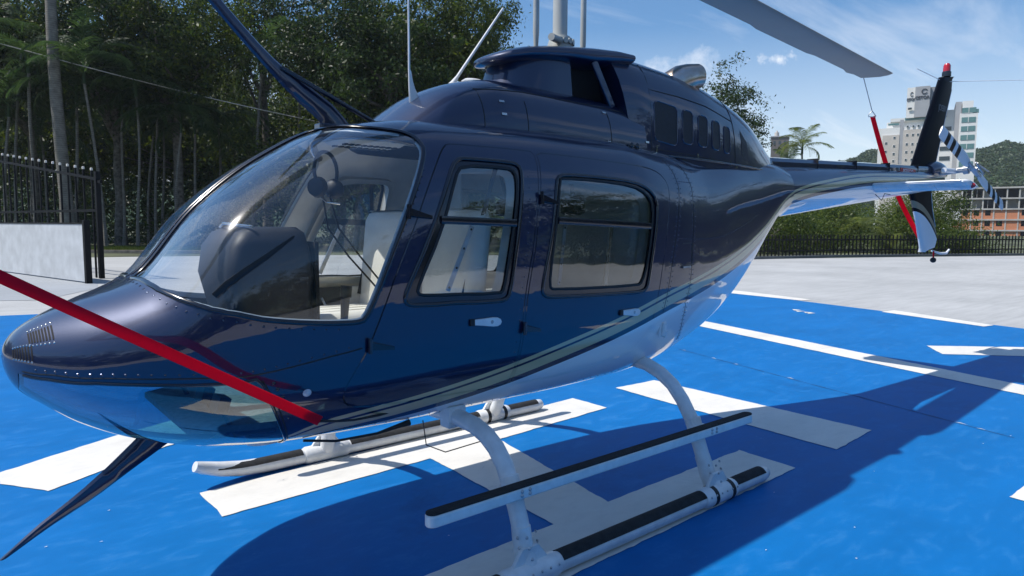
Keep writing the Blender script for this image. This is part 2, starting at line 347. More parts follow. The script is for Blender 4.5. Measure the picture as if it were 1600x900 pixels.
M_steel = mat('bright_steel', (0.62, 0.62, 0.60), 0.22, 1.0, var=0.08)
M_alu = mat('dull_aluminium', (0.50, 0.51, 0.52), 0.45, 0.9, var=0.15, vscale=15)
M_mast = mat('mast_grey_paint', (0.42, 0.43, 0.40), 0.4, var=0.06)
M_blade = mat('blade_grey_paint', (0.30, 0.275, 0.235), 0.5, var=0.06, vscale=2)
M_red = mat('red_lens', (0.45, 0.008, 0.012), 0.15, coat=1.0, var=0.0)
M_dark = mat('dark_interior', (0.004, 0.004, 0.005), 0.8, var=0.2)
M_rivet = mat('rivet_heads', (0.045, 0.055, 0.09), 0.25, 0.8, coat=1.0, var=0.0)
def exhaust_mat():
    m, t, b = nodes_of('exhaust_steel'); f = noise(t, 7, 5); lk(t, ramp(t, f, [(0.3, (0.30, 0.20, 0.12)), (0.5, (0.55, 0.45, 0.36)), (0.72, (0.62, 0.60, 0.58))]), b.inputs['Base Color'])
    b.inputs['Metallic'].default_value = 1; b.inputs['Roughness'].default_value = 0.28; return m
M_exh = exhaust_mat()
def glass(name, tint, refl=1.0, dirt=0.03, base=0.10):
    """thin pane: clear transmission plus Fresnel reflection, a trace of dust"""
    m = bpy.data.materials.new(name); m.use_nodes = True; t = m.node_tree
    for n in list(t.nodes): t.nodes.remove(n)
    out = nd(t, 'ShaderNodeOutputMaterial'); tr = nd(t, 'ShaderNodeBsdfTransparent'); gl = nd(t, 'ShaderNodeBsdfGlossy'); di = nd(t, 'ShaderNodeBsdfDiffuse')
    tr.inputs['Color'].default_value = (*tint, 1); gl.inputs['Roughness'].default_value = 0.008; gl.inputs['Color'].default_value = (1, 1, 1, 1); di.inputs['Color'].default_value = (0.6, 0.65, 0.7, 1)
    lw = nd(t, 'ShaderNodeLayerWeight', Blend=0.5)
    fr = mth(t, 'MULTIPLY', mth(t, 'ADD', mth(t, 'MULTIPLY', mth(t, 'POWER', lw.outputs['Facing'], 2.4), 0.80), base), refl, True)
    wv = nd(t, 'ShaderNodeBump', Strength=0.10, Distance=0.01); lk(t, noise(t, 4.0, 2), wv.inputs['Height']); lk(t, wv.outputs[0], gl.inputs['Normal'])
    m0 = nd(t, 'ShaderNodeMixShader'); du = noise(t, 160, 3, 0.7); lk(t, mth(t, 'MULTIPLY', ramp(t, du, [(0.5, (0.3, 0.3, 0.3)), (0.8, (1, 1, 1))]), dirt), m0.inputs[0]); lk(t, tr.outputs[0], m0.inputs[1]); lk(t, di.outputs[0], m0.inputs[2])
    m1 = nd(t, 'ShaderNodeMixShader'); lk(t, fr, m1.inputs[0]); lk(t, m0.outputs[0], m1.inputs[1]); g2 = nd(t, 'ShaderNodeBsdfGlossy'); g2.inputs['Roughness'].default_value = 0.16; mg = nd(t, 'ShaderNodeMixShader'); mg.inputs[0].default_value = 0.10; lk(t, gl.outputs[0], mg.inputs[1]); lk(t, g2.outputs[0], mg.inputs[2]); lk(t, mg.outputs[0], m1.inputs[2]); lk(t, m1.outputs[0], out.inputs['Surface'])
    return m
M_ws = glass('windshield_acrylic', (0.95, 0.97, 0.98), 1.0, 0.03, 0.07); M_win = glass('cabin_window_acrylic', (0.80, 0.84, 0.86), 1.0, 0.02)
M_chin = glass('chin_bubble_acrylic', (0.26, 0.56, 0.68), 1.0, 0.03)
M_tinted = glass('tinted_window_acrylic', (0.46, 0.50, 0.52), 1.05, 0.02)

# ------------------------------------------------------------------ fuselage surface
#  x, z top, z bottom, half width, z of widest line, roundness above, roundness below
ST = np.array([
 (-0.03, 1.03, 1.03, 0.0, 1.03, 2.0, 2.0), (0.0, 1.105, 0.92, 0.12, 1.025, 2.0, 2.0), (0.08, 1.165, 0.838, 0.24, 1.01, 2.0, 2.0),
 (0.20, 1.222, 0.745, 0.365, 1.00, 2.2, 2.0), (0.40, 1.305, 0.650, 0.50, 1.00, 2.8, 2.05), (0.65, 1.60, 0.585, 0.60, 1.00, 3.3, 2.15),
 (0.92, 1.815, 0.562, 0.64, 1.02, 3.1, 2.3), (1.22, 1.965, 0.560, 0.66, 1.08, 3.3, 2.5), (1.6, 2.02, 0.558, 0.668, 1.15, 3.9, 2.6),
 (2.2, 2.03, 0.560, 0.668, 1.18, 4.3, 2.6), (2.8, 2.03, 0.565, 0.655, 1.20, 4.2, 2.5), (3.2, 2.02, 0.58, 0.615, 1.25, 3.6, 2.4),
 (3.7, 2.02, 0.675, 0.52, 1.32, 3.0, 2.3), (4.2, 2.04, 0.84, 0.41, 1.45, 3.2, 2.2), (4.6, 2.05, 1.08, 0.33, 1.60, 3.0, 2.1),
 (4.9, 2.06, 1.37, 0.28, 1.72, 2.8, 2.05), (5.1, 2.06, 1.53, 0.25, 1.80, 2.3, 2.0), (5.25, 2.05, 1.592, 0.231, 1.821, 2.0, 2.0)])
X0 = ST[0, 0]; TK = np.sqrt(ST[:, 0]-X0); FN = [pchip(TK, ST[:, k]) for k in range(1, 7)]; TMAX = float(TK[-1])
def x2t(x): return np.sqrt(np.maximum(np.asarray(x, float)-X0, 0))
def surf_t(t, ph):
    zt, zb, w, zw, n1, n2 = [g(t) for g in FN]; c = np.abs(np.cos(ph)); s = np.sin(ph); n = np.where(s >= 0, n1, n2)
    rho = (c**n+np.abs(s)**n)**(-1/n); y = -w*c*rho; z = zw+np.where(s >= 0, zt-zw, zw-zb)*s*rho
    return np.stack([X0+np.asarray(t)**2+0*y, y, z], -1)
def normal_t(t, ph):
    e = 1e-3; t = np.asarray(t, float); ph = np.asarray(ph, float)
    t1 = np.clip(t, 0.02, TMAX-2*e); p1 = np.clip(ph, -PI/2+2*e, PI/2-2*e)
    a = surf_t(t1+e, p1)-surf_t(t1-e, p1); b = surf_t(t1, p1+e)-surf_t(t1, p1-e)
    n = np.cross(a, b); n /= np.linalg.norm(n, axis=-1, keepdims=True)+1e-12
    flip = np.sign((n*(surf_t(t1, p1)-np.stack([X0+t1**2+.1, 0*t1, FN[3](t1)], -1))).sum(-1)); flip[flip == 0] = 1
    n = n*flip[..., None]
    edge = np.abs(np.abs(ph)-PI/2) < 1e-6
    n[..., 1] = np.where(edge, 0, n[..., 1]); return n/np.linalg.norm(n, axis=-1, keepdims=True)
def ph_z(x, z):
    t = x2t(x); zt, zb, w, zw, n1, n2 = [float(g(t)) for g in FN]
    n, h, s = (n1, zt-zw, 1) if z >= zw else (n2, zw-zb, -1)
    Zn = min(abs(z-zw)/h, 0.99999); return s*math.atan2(Zn, (1-Zn**n)**(1/n))
def ph_y(x, y, upper=True):
    t = x2t(x); zt, zb, w, zw, n1, n2 = [float(g(t)) for g in FN]; n = n1 if upper else n2
    Yn = min(abs(y)/w, 0.99999); return (1 if upper else -1)*math.atan2((1-Yn**n)**(1/n), Yn)
def dom(pts, by=None):
    """outline given as (x, z) or ('y', x, y) or ('b', x, y) -> (t, phi)"""
    out = []
    for p in pts:
        if p[0] == 'y': out.append((float(x2t(p[1])), ph_y(p[1], p[2])))
        elif p[0] == 'b': out.append((float(x2t(p[1])), ph_y(p[1], p[2], False)))
        else: out.append((float(x2t(p[0])), ph_z(*p)))
    return out
def smooth_loop(pts, it=2):
    for _ in range(it):
        n = len(pts); q = []
        for i in range(n):
            a, b = pts[i], pts[(i+1) % n]; q += [tuple(.75*a[k]+.25*b[k] for k in range(len(a))), tuple(.25*a[k]+.75*b[k] for k in range(len(a)))]
        pts = q
    return pts
def offset_xz(pts, d):
    P = np.array(pts); n = len(P); A = sum(P[i, 0]*P[(i+1) % n, 1]-P[(i+1) % n, 0]*P[i, 1] for i in range(n)); s = 1 if A > 0 else -1
    out = []
    for i in range(n):
        e = P[(i+1) % n]-P[i-1]; e = e/(np.linalg.norm(e)+1e-9); out.append(tuple(P[i]+s*d*np.array([e[1], -e[0]])))
    return out
SC = 1.15   # phi scale of the triangulation domain
def densify(loop, step=0.028):
    out = []; n = len(loop)
    for i in range(n):
        a = np.array(loop[i]); b = np.array(loop[(i+1) % n]); L = math.hypot((b-a)[0], (b-a)[1]*SC); k = max(1, int(math.ceil(L/step)))
        for j in range(k): out.append(tuple(a+(b-a)*j/k))
    return out
def inpoly(P, poly):
    x, y = P[:, 0], P[:, 1]; q = np.array(poly); inside = np.zeros(len(P), bool); j = len(q)-1
    for i in range(len(q)):
        c = (q[i, 1] > y) != (q[j, 1] > y); den = (q[j, 1]-q[i, 1]); den = den if abs(den) > 1e-15 else 1e-15
        inside ^= c & (x < (q[j, 0]-q[i, 0])*(y-q[i, 1])/den+q[i, 0]); j = i
    return inside
# outlines on the port side, metres in the (x, z) side view
WSL = dom([('y', .395, -.028), ('y', .400, -.11), ('y', .413, -.32), ('y', .449, -.44), ('y', .493, -.51), (.564, 1.201), (.684, 1.173), (.771, 1.158), (.864, 1.146), (.987, 1.137), (1.06, 1.134), (1.098, 1.143),
           (1.149, 1.240), (1.210, 1.379), (1.276, 1.521), (1.345, 1.660), (1.404, 1.779), ('y', 1.432, -.56), ('y', 1.430, -.53), ('y', 1.416, -.50), ('y', 1.383, -.46), ('y', 1.32, -.41), ('y', 1.24, -.33), ('y', 1.19, -.20), ('y', 1.175, -.028),
           ('y', 1.05, -.027), ('y', .91, -.026), ('y', .78, -.026), ('y', .64, -.026), ('y', .5, -.027)])
CHIN = dom([('b', .012, -.006), (.008, .984), (.04, .974), (.086, .970), (.211, .962), (.332, .955), (.478, .946), (.636, .945), (.68, .952), (.700, .930), (.752, .821), (.795, .739), ('b', .86, -.40), ('b', .89, -.25), ('b', .89, -.006), ('b', .6, -.006), ('b', .3, -.006), ('b', .12, -.006), ('b', .05, -.006)])
FD = smooth_loop([(1.535, 1.871), (1.484, 1.811), (1.400, 1.670), (1.328, 1.520), (1.237, 1.334), (1.176, 1.187), (1.104, 1.025), (1.030, 0.910), (1.008, 0.843), (1.034, 0.790), (1.10, 0.768), (1.35, .752), (1.60, .746), (1.84, .742), (1.905, .75),
                  (1.908, .80), (1.905, .90), (1.911, 1.083), (1.927, 1.206), (1.951, 1.318), (1.976, 1.430), (1.990, 1.543), (2.008, 1.638), (2.028, 1.752), (2.036, 1.821), (2.034, 1.875), (1.98, 1.880), (1.76, 1.880), (1.57, 1.879)], 1)
RDR = smooth_loop([(2.046, 1.875), (2.047, 1.821), (2.038, 1.752), (2.018, 1.638), (2.0, 1.543), (1.986, 1.430), (1.961, 1.318), (1.937, 1.206), (1.921, 1.083), (1.915, .90), (1.918, .80), (1.92, .745), (1.97, .735), (2.15, .735), (2.35, .745), (2.58, .765), (2.78, .79), (2.88, .85), (2.925, .955),
                   (2.95, 1.095), (2.976, 1.215), (3.018, 1.390), (3.046, 1.547), (3.085, 1.70), (3.085, 1.775), (3.02, 1.832), (2.90, 1.855), (2.56, 1.868), (2.19, 1.874)], 1)
FW_O = smooth_loop([(1.585, 1.809), (1.617, 1.814), (1.859, 1.813), (1.915, 1.803), (1.926, 1.766), (1.903, 1.635), (1.864, 1.395), (1.829, 1.202), (1.800, 1.176), (1.724, 1.174), (1.326, 1.183), (1.285, 1.190), (1.270, 1.210), (1.280, 1.250), (1.379, 1.437), (1.498, 1.691), (1.546, 1.780)], 1)
FW_G = smooth_loop([(1.596, 1.782), (1.851, 1.786), (1.887, 1.768), (1.891, 1.717), (1.869, 1.588), (1.822, 1.359), (1.795, 1.225), (1.770, 1.208), (1.375, 1.222), (1.330, 1.232), (1.345, 1.28), (1.45, 1.48), (1.549, 1.728)], 1)
RW_O = smooth_loop([(2.150, 1.755), (2.197, 1.774), (2.458, 1.774), (2.737, 1.764), (2.867, 1.728), (2.933, 1.671), (2.922, 1.546), (2.882, 1.354), (2.848, 1.192), (2.818, 1.160), (2.719, 1.157), (2.092, 1.169), (2.041, 1.182), (2.028, 1.210), (2.045, 1.292), (2.089, 1.455), (2.132, 1.704)], 1)
RW_G = smooth_loop([(2.166, 1.745), (2.2, 1.756), (2.454, 1.756), (2.732, 1.742), (2.845, 1.701), (2.894, 1.641), (2.876, 1.469), (2.84, 1.308), (2.80, 1.212), (2.762, 1.195), (2.11, 1.206), (2.08, 1.225), (2.098, 1.372), (2.135, 1.580)], 1)
LOOPS = {'ws': smooth_loop(WSL, 1), 'chin': CHIN, 'fd': dom(FD), 'fdi': dom(offset_xz(FD, -0.006)), 'rd': dom(RDR), 'rdi': dom(offset_xz(RDR, -0.006)), 'fwo': dom(FW_O), 'fwg': dom(FW_G), 'rwo': dom(RW_O), 'rwg': dom(RW_G)}
LOOPS = {k: densify(v) for k, v in LOOPS.items()}
def build_cdt():
    T0 = 0.012
    ts = np.concatenate([np.linspace(T0, 0.45, 22), np.linspace(0.45, TMAX, 96)[1:]]); ps = np.linspace(-PI/2, PI/2, 74)
    G = np.array([(a, b) for a in ts for b in ps]); lp = np.array([p for v in LOOPS.values() for p in v])
    S = np.array([1, SC]); border = (np.abs(np.abs(G[:, 1])-PI/2) < 1e-9) | (G[:, 0] <= T0+1e-9) | (G[:, 0] >= TMAX-1e-9)
    keep = np.ones(len(G), bool)
    for i in range(0, len(lp), 400):
        d = np.linalg.norm((G[:, None]-lp[None, i:i+400])*S, axis=2).min(1); keep &= (d > 0.012) | border
    G = G[keep]; vs = [Vector((p[0], p[1]*SC)) for p in G]; ed = []
    for v in LOOPS.values():
        o = len(vs); n = len(v); vs += [Vector((p[0], p[1]*SC)) for p in v]; ed += [(o+i, o+(i+1) % n) for i in range(n)]
    V, E, Fc = delaunay_2d_cdt(vs, ed, [], 0, 1e-6)[:3]
    V = np.array([(v[0], v[1]/SC) for v in V]); Fc = np.array([f for f in Fc if len(f) == 3]); return V, Fc
CV, CF = build_cdt(); CC = CV[CF].mean(1)
IN = {k: inpoly(CC, v) for k, v in LOOPS.items()}
SP, SN = surf_t(CV[:, 0], CV[:, 1]), normal_t(CV[:, 0], CV[:, 1])
def region(name, mask, material, parent, off=0.0, side=(-1,), flip=False, rim=0.0, **props):
    """mesh of the masked triangles of the fuselage surface; side -1 port, +1 starboard"""
    f = CF[mask]; used = np.unique(f); mp_ = -np.ones(len(CV), int); mp_[used] = np.arange(len(used)); f = mp_[f]
    P = SP[used]+off*SN[used]; Nn = SN[used]*(-1 if flip else 1); V = []; Nr = []; Fs = []
    for s in side:
        M = np.array([1, -s if s < 0 else -1, 1]) if s > 0 else np.array([1, 1, 1]); o = len(V); V += list(P*M); Nr += list(Nn*M)
        # orient by the normals
        A, B, Cc = (P*M)[f[:, 0]], (P*M)[f[:, 1]], (P*M)[f[:, 2]]; g = np.cross(B-A, Cc-A); bad = (g*(Nn*M)[f[:, 0]]).sum(1) < 0
        ff = f.copy(); ff[bad] = ff[bad][:, ::-1]; Fs += [tuple(int(o+i) for i in t) for t in ff]
    if rim:     # return flange along the open border so that the panel has thickness
        from collections import Counter
        cnt = Counter(); dirn = {}
        for t in Fs:
            for a_, b_ in ((t[0], t[1]), (t[1], t[2]), (t[2], t[0])):
                k = (min(a_, b_), max(a_, b_)); cnt[k] += 1; dirn[k] = (a_, b_)
        inner = {}
        for k, c in cnt.items():
            if c != 1: continue
            for q in k:
                if q not in inner: inner[q] = len(V); V.append(np.array(V[q])-rim*Nr[q]); Nr.append(Nr[q])
            a_, b_ = dirn[k]; Fs.append((b_, a_, inner[a_], inner[b_]))
    me = bpy.data.meshes.new(name); me.from_pydata([tuple(map(float, v)) for v in V], [], Fs)
    me.polygons.foreach_set('use_smooth', [True]*len(me.polygons)); me.materials.append(material); me.update()
    me.normals_split_custom_set_from_vertices([tuple(map(float, n)) for n in Nr])
    return link(name, me, parent, **props)
def on_surf(x, z, off=0.0, s=-1):
    t, p = np.array([float(x2t(x))]), np.array([ph_z(x, z)]); P = (surf_t(t, p)+off*normal_t(t, p))[0]; n = normal_t(t, p)[0]
    return (P, n) if s < 0 else (P*[1, -1, 1], n*[1, -1, 1])
def loop_sweep(loop, r, off, closed=True, s=-1, seg=6, flat=0.6):
    """flattened bead along a (t, phi) loop on the surface"""
    L = np.array(loop); P = surf_t(L[:, 0], L[:, 1]); Nn = normal_t(L[:, 0], L[:, 1])
    if s > 0: P = P*[1, -1, 1]; Nn = Nn*[1, -1, 1]
    n = len(P); rings = []
    for i in range(n):
        a, b = (P[(i+1) % n], P[i-1]) if closed else (P[min(i+1, n-1)], P[max(i-1, 0)]); tg = a-b; tg /= np.linalg.norm(tg)+1e-12; bn = np.cross(Nn[i], tg)
        rings.append([P[i]+off*Nn[i]+r*(math.cos(2*PI*k/seg)*bn+flat*math.sin(2*PI*k/seg)*Nn[i]) for k in range(seg)])
    mb = MB()
    if closed: rings.append(rings[0])
    mb.loft(rings, True, not closed); return mb

heli = thing('helicopter', 'dark blue and white helicopter with tan stripes parked on skids on the blue pad', 'helicopter', (2.35, 0, 0))
class _Off: pass
HOFF = np.array([2.35, 0, 0])
def part(name, mb, material, parent=None, smooth=40, **kw):
    o = obj(name, mb, material, parent or heli, smooth, **kw)
    if parent is None: o.location = tuple(-HOFF)
    return o
def rpart(name, mask, material, parent=None, **kw):
    o = region(name, mask, material, parent or heli, **kw)
    if parent is None: o.location = tuple(-HOFF)
    return o
body = ~(IN['ws'] | IN['chin'] | IN['fd'] | IN['rd'])
fus = rpart('fuselage', body, M_paint, side=(-1, 1), rim=0.02)
# door-shut recess, dark rubber seal set back from the skin
for s in (-1, 1):
    rpart('door_seal', IN['fd'] & ~IN['fdi'], M_black, side=(s,), off=-0.010); rpart('door_seal', IN['rd'] & ~IN['rdi'], M_black, side=(s,), off=-0.010)
def oriented(o): return o
def make_door(name, dk, wo_, wg, s):
    d = rpart(name, IN[dk] & ~IN[wo_], M_paint, side=(s,), rim=0.02)
    fr = rpart('window_frame', IN[wo_] & ~IN[wg], M_gloss, d, side=(s,), off=-0.004, rim=0.02)
    obj('frame_bead', loop_sweep(LOOPS[wo_], 0.009, 0.003, s=s), M_gloss, fr, 60); obj('glazing_seal', loop_sweep(LOOPS[wg], 0.007, -0.002, s=s), M_black, fr, 60)
    rpart('window_pane', IN[wg], M_win if dk == 'fdi' else M_tinted, d, side=(s,), off=-0.008)
    return d
doors = {}
for s in (-1, 1):
    doors['f', s] = make_door('front_door', 'fdi', 'fwo', 'fwg', s); doors['r', s] = make_door('rear_door', 'rdi', 'rwo', 'rwg', s)
# ---- windshield and chin bubbles, one pane each side
for s in (-1, 1):
    w = rpart('windshield_pane', IN['ws'], M_ws, side=(s,), off=-0.003); obj('windshield_seal', loop_sweep(LOOPS['ws'], 0.010, 0.002, s=s, flat=0.45), M_gloss, w, 60)
    obj('inner_trim', loop_sweep([p for p in LOOPS['ws'] if True], 0.013, -0.02, s=s, flat=0.5), mat('pale_trim', (0.45, 0.52, 0.56), 0.4), w, 60)
    c = rpart('chin_window', IN['chin'], M_chin, side=(s,), off=-0.002); obj('window_seal', loop_sweep([p for p in LOOPS['chin'] if (p[1] > -1.40 or p[0] > .94) and p[0] > .215], 0.006, 0.002, False, s=s, flat=0.5), M_gloss, c, 60)
# ---- cream lining behind the skin
xc = X0+CC[:, 0]**2
cz = SP[CF].mean(1)[:, 2]
lin = (~(IN['ws'] | IN['chin'] | IN['fwg'] | IN['rwg'])) & (xc > 0.95) & (xc < 3.12) & (cz > 0.70)
rpart('cabin_lining', lin, M_cream, side=(-1, 1), off=-0.03, flip=True)
nose_lin = (~(IN['ws'] | IN['chin'])) & (xc > 0.10) & (xc < 0.96) & (cz > 0.90)
rpart('nose_lining', nose_lin, M_panel, side=(-1, 1), off=-0.02, flip=True)
# ---- inner window surrounds
for s in (-1, 1):
    for dk, wg in (('f', 'fwg'), ('r', 'rwg')):
        rpart('window_surround', np.zeros(len(CF), bool) | (IN['fwo' if wg == 'fwg' else 'rwo'] & ~IN[wg]), M_leather, doors[dk, s], side=(s,), off=-0.045, flip=True, rim=-0.04)
# ---- sliding window hardware: cross bar, vent strip, strut (both door windows)
for s in (-1, 1):
    for dk, (xa, za, xb, zb_) in (('f', (1.455, 1.540, 1.865, 1.530)), ('r', (2.135, 1.545, 2.86, 1.522))):
        n = 14; P = [on_surf(xa+(xb-xa)*i/n, za+(zb_-za)*i/n, 0.0, s) for i in range(n+1)]
        mb = MB(); mb.loft([[p+nn*0.006+np.array([0, 0, 0.017]), p+nn*0.009, p+nn*0.006-np.array([0, 0, 0.017]), p-nn*0.012-np.array([0, 0, 0.017]), p-nn*0.012+np.array([0, 0, 0.017])] for p, nn in P])
        obj('window_bar', mb, M_gloss, doors[dk, s], 30)
    for dk, pa, pb in (('f', (1.49, 1.235), (1.625, 1.515)), ('r', (2.155, 1.225), (2.195, 1.525))):
        mb = MB(); mh = MB(); (A, na), (B, nb_) = on_surf(*pa, -0.016, s), on_surf(*pb, -0.016, s); dr = (B-A)/np.linalg.norm(B-A); sd = np.cross(na, dr)
        mb.obox((A+B)/2, (B-A)/2, sd*0.011, na*0.003)
        for q in (0.05, 0.35, 0.65, 0.95): mh.dome(A+(B-A)*q+na*0.003, na, 0.006, 0.002)
        st = obj('vent_strip', mb, M_alu, doors[dk, s]); obj('vent_screws', mh, M_black, st)
    (A, na), (B, nb_) = on_surf(2.50, 1.205, -0.02, s), on_surf(2.545, 1.525, -0.02, s); mb = MB(); mb.obox((A+B)/2, (B-A)/2, np.array([0.013, 0, 0]), na*0.006); obj('sash_edge', mb, M_steel, doors['r', s])
    # handles on teardrop plates, and hinges
    for dk, hx, hz_ in (('f', 1.695, 1.084), ('r', 2.705, 1.050)):
        prof = [(-.078, .012), (-.078, -.012), (.03, -.021), (.055, -.020), (.072, -.012), (.078, 0), (.072, .012), (.055, .020), (.03, .021)]
        mb = MB(); P0 = [on_surf(hx+a, hz_+b_-a*0.06, 0.001, s) for a, b_ in prof]
        mb.loft([[p for p, q in P0], [p+q*0.008 for p, q in P0], [(p+q*0.011)*.9+.1*np.mean([pp for pp, _ in P0], 0)+q*0.001 for p, q in P0]])
        h = obj('door_handle', mb, M_wpaint, doors[dk, s], 35)
        P, q = on_surf(hx+.02, hz_, 0.011, s); mb = MB(); mb.dome(P, q, 0.010, 0.004, 10); obj('lock', mb, M_alu, h)
        P, q = on_surf(hx-.088, hz_+.004, 0.004, s); mb = MB(); mb.obox(P, (.012, 0, 0), (0, .006, 0), (0, 0, .014)); obj('latch_pad', mb, M_black, h)
    for dk, hx, hz_ in (('f', 1.118, 1.037), ('f', 1.309, 1.569), ('r', 1.922, 1.036), ('r', 2.030, 1.649)):
        a, q = on_surf(hx-.01, hz_, 0.006, s); b_, q2 = on_surf(hx+.10, hz_-.02, 0.006, s); mb = MB()
        mb.loft([[a+q*.014+np.array([0, 0, .016]), a+q*.014-np.array([0, 0, .016]), a-q*.006-np.array([0, 0, .02]), a-q*.006+np.array([0, 0, .02])], [b_+q2*.004+np.array([0, 0, .006]), b_+q2*.004-np.array([0, 0, .006]), b_-q2*.006-np.array([0, 0, .008]), b_-q2*.006+np.array([0, 0, .008])]])
        mb.tube([a+q*.010-np.array([0, 0, .03]), a+q*.010+np.array([0, 0, .03])], .009, 8); obj('hinge', mb, M_gloss, doors[dk, s], 40)
# ---- seams and rivets
def seam(pts, r=0.0022, s=-1): return loop_sweep(densify_open(dom(pts)), r, -0.0002, False, s, 4, 0.5)
def densify_open(l, step=0.03):
    out = []
    for a, b in zip(l[:-1], l[1:]):
        a, b = np.array(a), np.array(b); k = max(1, int(math.hypot((b-a)[0], (b-a)[1]*SC)/step))
        out += [tuple(a+(b-a)*j/k) for j in range(k)]
    return out+[l[-1]]
SEAMS = [[(3.339, 1.914), (3.374, 1.856), (3.39, 1.76), (3.37, 1.654), (3.346, 1.446), (3.338, 1.258), (3.321, 1.133), (3.30, 1.068), (3.316, .944), (3.40, .80)], [(3.16, 1.93), (3.20, 1.85), (3.21, 1.75), (3.17, 1.60), (3.12, 1.40), (3.07, 1.2), (3.03, 1.02)],
         [(.02, .992), (.10, .988), (.25, .980), (.45, .972), (.64, .966), (.80, .985), (.95, 1.01), (1.08, 1.03)], [(.70, .945), (.76, .84), (.81, .74), (.87, .64)], [(3.19, 1.28), (3.34, 1.285)], [(3.21, 1.42), (3.33, 1.42), (3.33, 1.30)]]
mb = MB()
for s in (-1, 1):
    for sm in SEAMS:
        q = seam(sm, 0.0034, s); mb.add(q.v, q.f)
part('panel_seams', mb, M_black, smooth=None, kind='stuff')
mb = MB()
def rivets(pts, step, off=0.0, r=0.0042, h=0.0028):
    r = r*1.2
    l = densify_open(dom(pts), 0.006); P = surf_t(np.array(l)[:, 0], np.array(l)[:, 1]); Nn = normal_t(np.array(l)[:, 0], np.array(l)[:, 1]); acc = 0
    for i in range(1, len(P)):
        acc += np.linalg.norm(P[i]-P[i-1])
        if acc >= step:
            acc = 0
            for m_ in ([1, 1, 1], [1, -1, 1]): mb.dome(P[i]*m_, Nn[i]*m_, r, h)
WB = [('y', .372, -.02), ('y', .378, -.11), ('y', .392, -.32), ('y', .430, -.44), ('y', .478, -.51), (.552, 1.178), (.675, 1.150), (.765, 1.135), (.86, 1.122), (.985, 1.112)]
rivets(WB, .042)
rivets([('y', .5, -.012), ('y', .7, -.012), ('y', .9, -.012), ('y', 1.1, -.012)], .05, r=.0045)
rivets([(.03, 1.004), (.10, 1.0), (.25, .993), (.45, .985), (.64, .980), (.80, 1.0), (.95, 1.025), (1.05, 1.04)], .038)
for sm in SEAMS[:2]:
    rivets([(x-.02, z) for x, z in sm], .028, r=.0032); rivets([(x+.02, z) for x, z in sm], .028, r=.0032)
rivets([(1.118, 1.17), (1.165, 1.25), (1.228, 1.385), (1.292, 1.525), (1.361, 1.662), (1.415, 1.77)], .03, r=.0034)
rivets([(3.16, 1.79), (3.38, 1.79)], .022, r=.003); rivets([(3.12, 1.45), (3.9, 1.47), (4.5, 1.62)], .03, r=.003); rivets([(3.05, 1.285), (3.34, 1.30)], .024, r=.003)
rivets([(1.96, 1.8), (1.955, 1.6), (1.93, 1.4), (1.90, 1.2), (1.88, 1.0), (1.88, .85)], .05, r=.0035)
rivets([(.75, .9), (.79, .82), (.83, .74)], .05, r=.005); rivets([(3.42, 1.68), (3.75, 1.72), (4.1, 1.78), (4.6, 1.86)], .03, r=.003)
rivets([(1.2, .64), (1.6, .635), (2.2, .64), (2.8, .66), (3.2, .70)], .05, r=.003)
part('rivets', mb, M_rivet, smooth=None, kind='stuff')
# ---- nose air vents: two groups of slots in a screwed plate
mv = MB(); ms = MB(); P0 = None
for gx, gz, n in ((0.075, 1.118, 9), (0.012, 1.055, 8)):
    t0, p0 = float(x2t(gx)), ph_z(gx, gz)
    for k in range(n):
        dt = (k-(n-1)/2)*0.0125
        l = [(t0+dt, p0+q) for q in np.linspace(-0.17, 0.17, 6)] if gx > .05 else [(t0+dt*1.25+.02, p0+q) for q in np.linspace(-0.20, 0.2, 6)]
        q = loop_sweep(l, 0.0031, 0.0006, False, -1, 4, 0.35); mv.add(q.v, q.f)
        q = loop_sweep(l, 0.0036, 0.0006, False, 1, 4, 0.35); mv.add(q.v, q.f)
    for k in range(7):
        for e in (-0.24, 0.24):
            l = np.array([(t0+(k-3)*0.017+(0 if gx > .05 else .02), p0+e)]); P = surf_t(l[:, 0], l[:, 1])[0]; nn = normal_t(l[:, 0], l[:, 1])[0]; ms.dome(P, nn, .0045, .003); ms.dome(P*[1, -1, 1], nn*[1, -1, 1], .0045, .003)
v = part('nose_vent', mv, M_dark, smooth=None, kind='stuff'); obj('vent_screws', ms, M_steel, v, kind='stuff')
# small side items: pale sensor disc, static port, step light
for s in (-1,):
    P, q = on_surf(.866, .875, 0, s); mb = MB(); mb.dome(P, q, .017, .008, 12); part('marker_lens', mb, mat('pale_lens', (.55, .58, .62), .2, coat=1.0), smooth=50)
    mb = MB()
    for x, z in ((.64+.1, .93), (.755, .905), (.775, .87)): P, q = on_surf(x, z, 0, s); mb.dome(P, q, .008, .006, 8)
    part('fasteners', mb, M_gloss, smooth=50)
P, q = on_surf(3.06, .93, 0.0); mb = MB(); mb.obox(P+q*.004, (.030, 0, 0), q*.006, (0, 0, .055)); mb.tube([P+q*.012+np.array([-.005, 0, -.05]), P+q*.02+np.array([.0, 0, .03])], .014, 10); mb.tube([P+q*.012+np.array([.012, 0, -.06]), P+q*.02+np.array([.012, 0, -.02])], .010, 8)
part('external_fitting', mb, M_wpaint, smooth=50, bevel=0.002)
P, q = on_surf(3.318, 1.0, 0.0); mb = MB(); mb.dome(P, q, .012, .008, 10); part('cowl_latch', mb, M_steel, smooth=50)
mb = MB(); P, q = on_surf(3.265, 1.278, 0.004); mb.obox(P, (.055, 0.012, 0), q*.003, (0, 0, .006)); part('drain_strip', mb, M_alu)
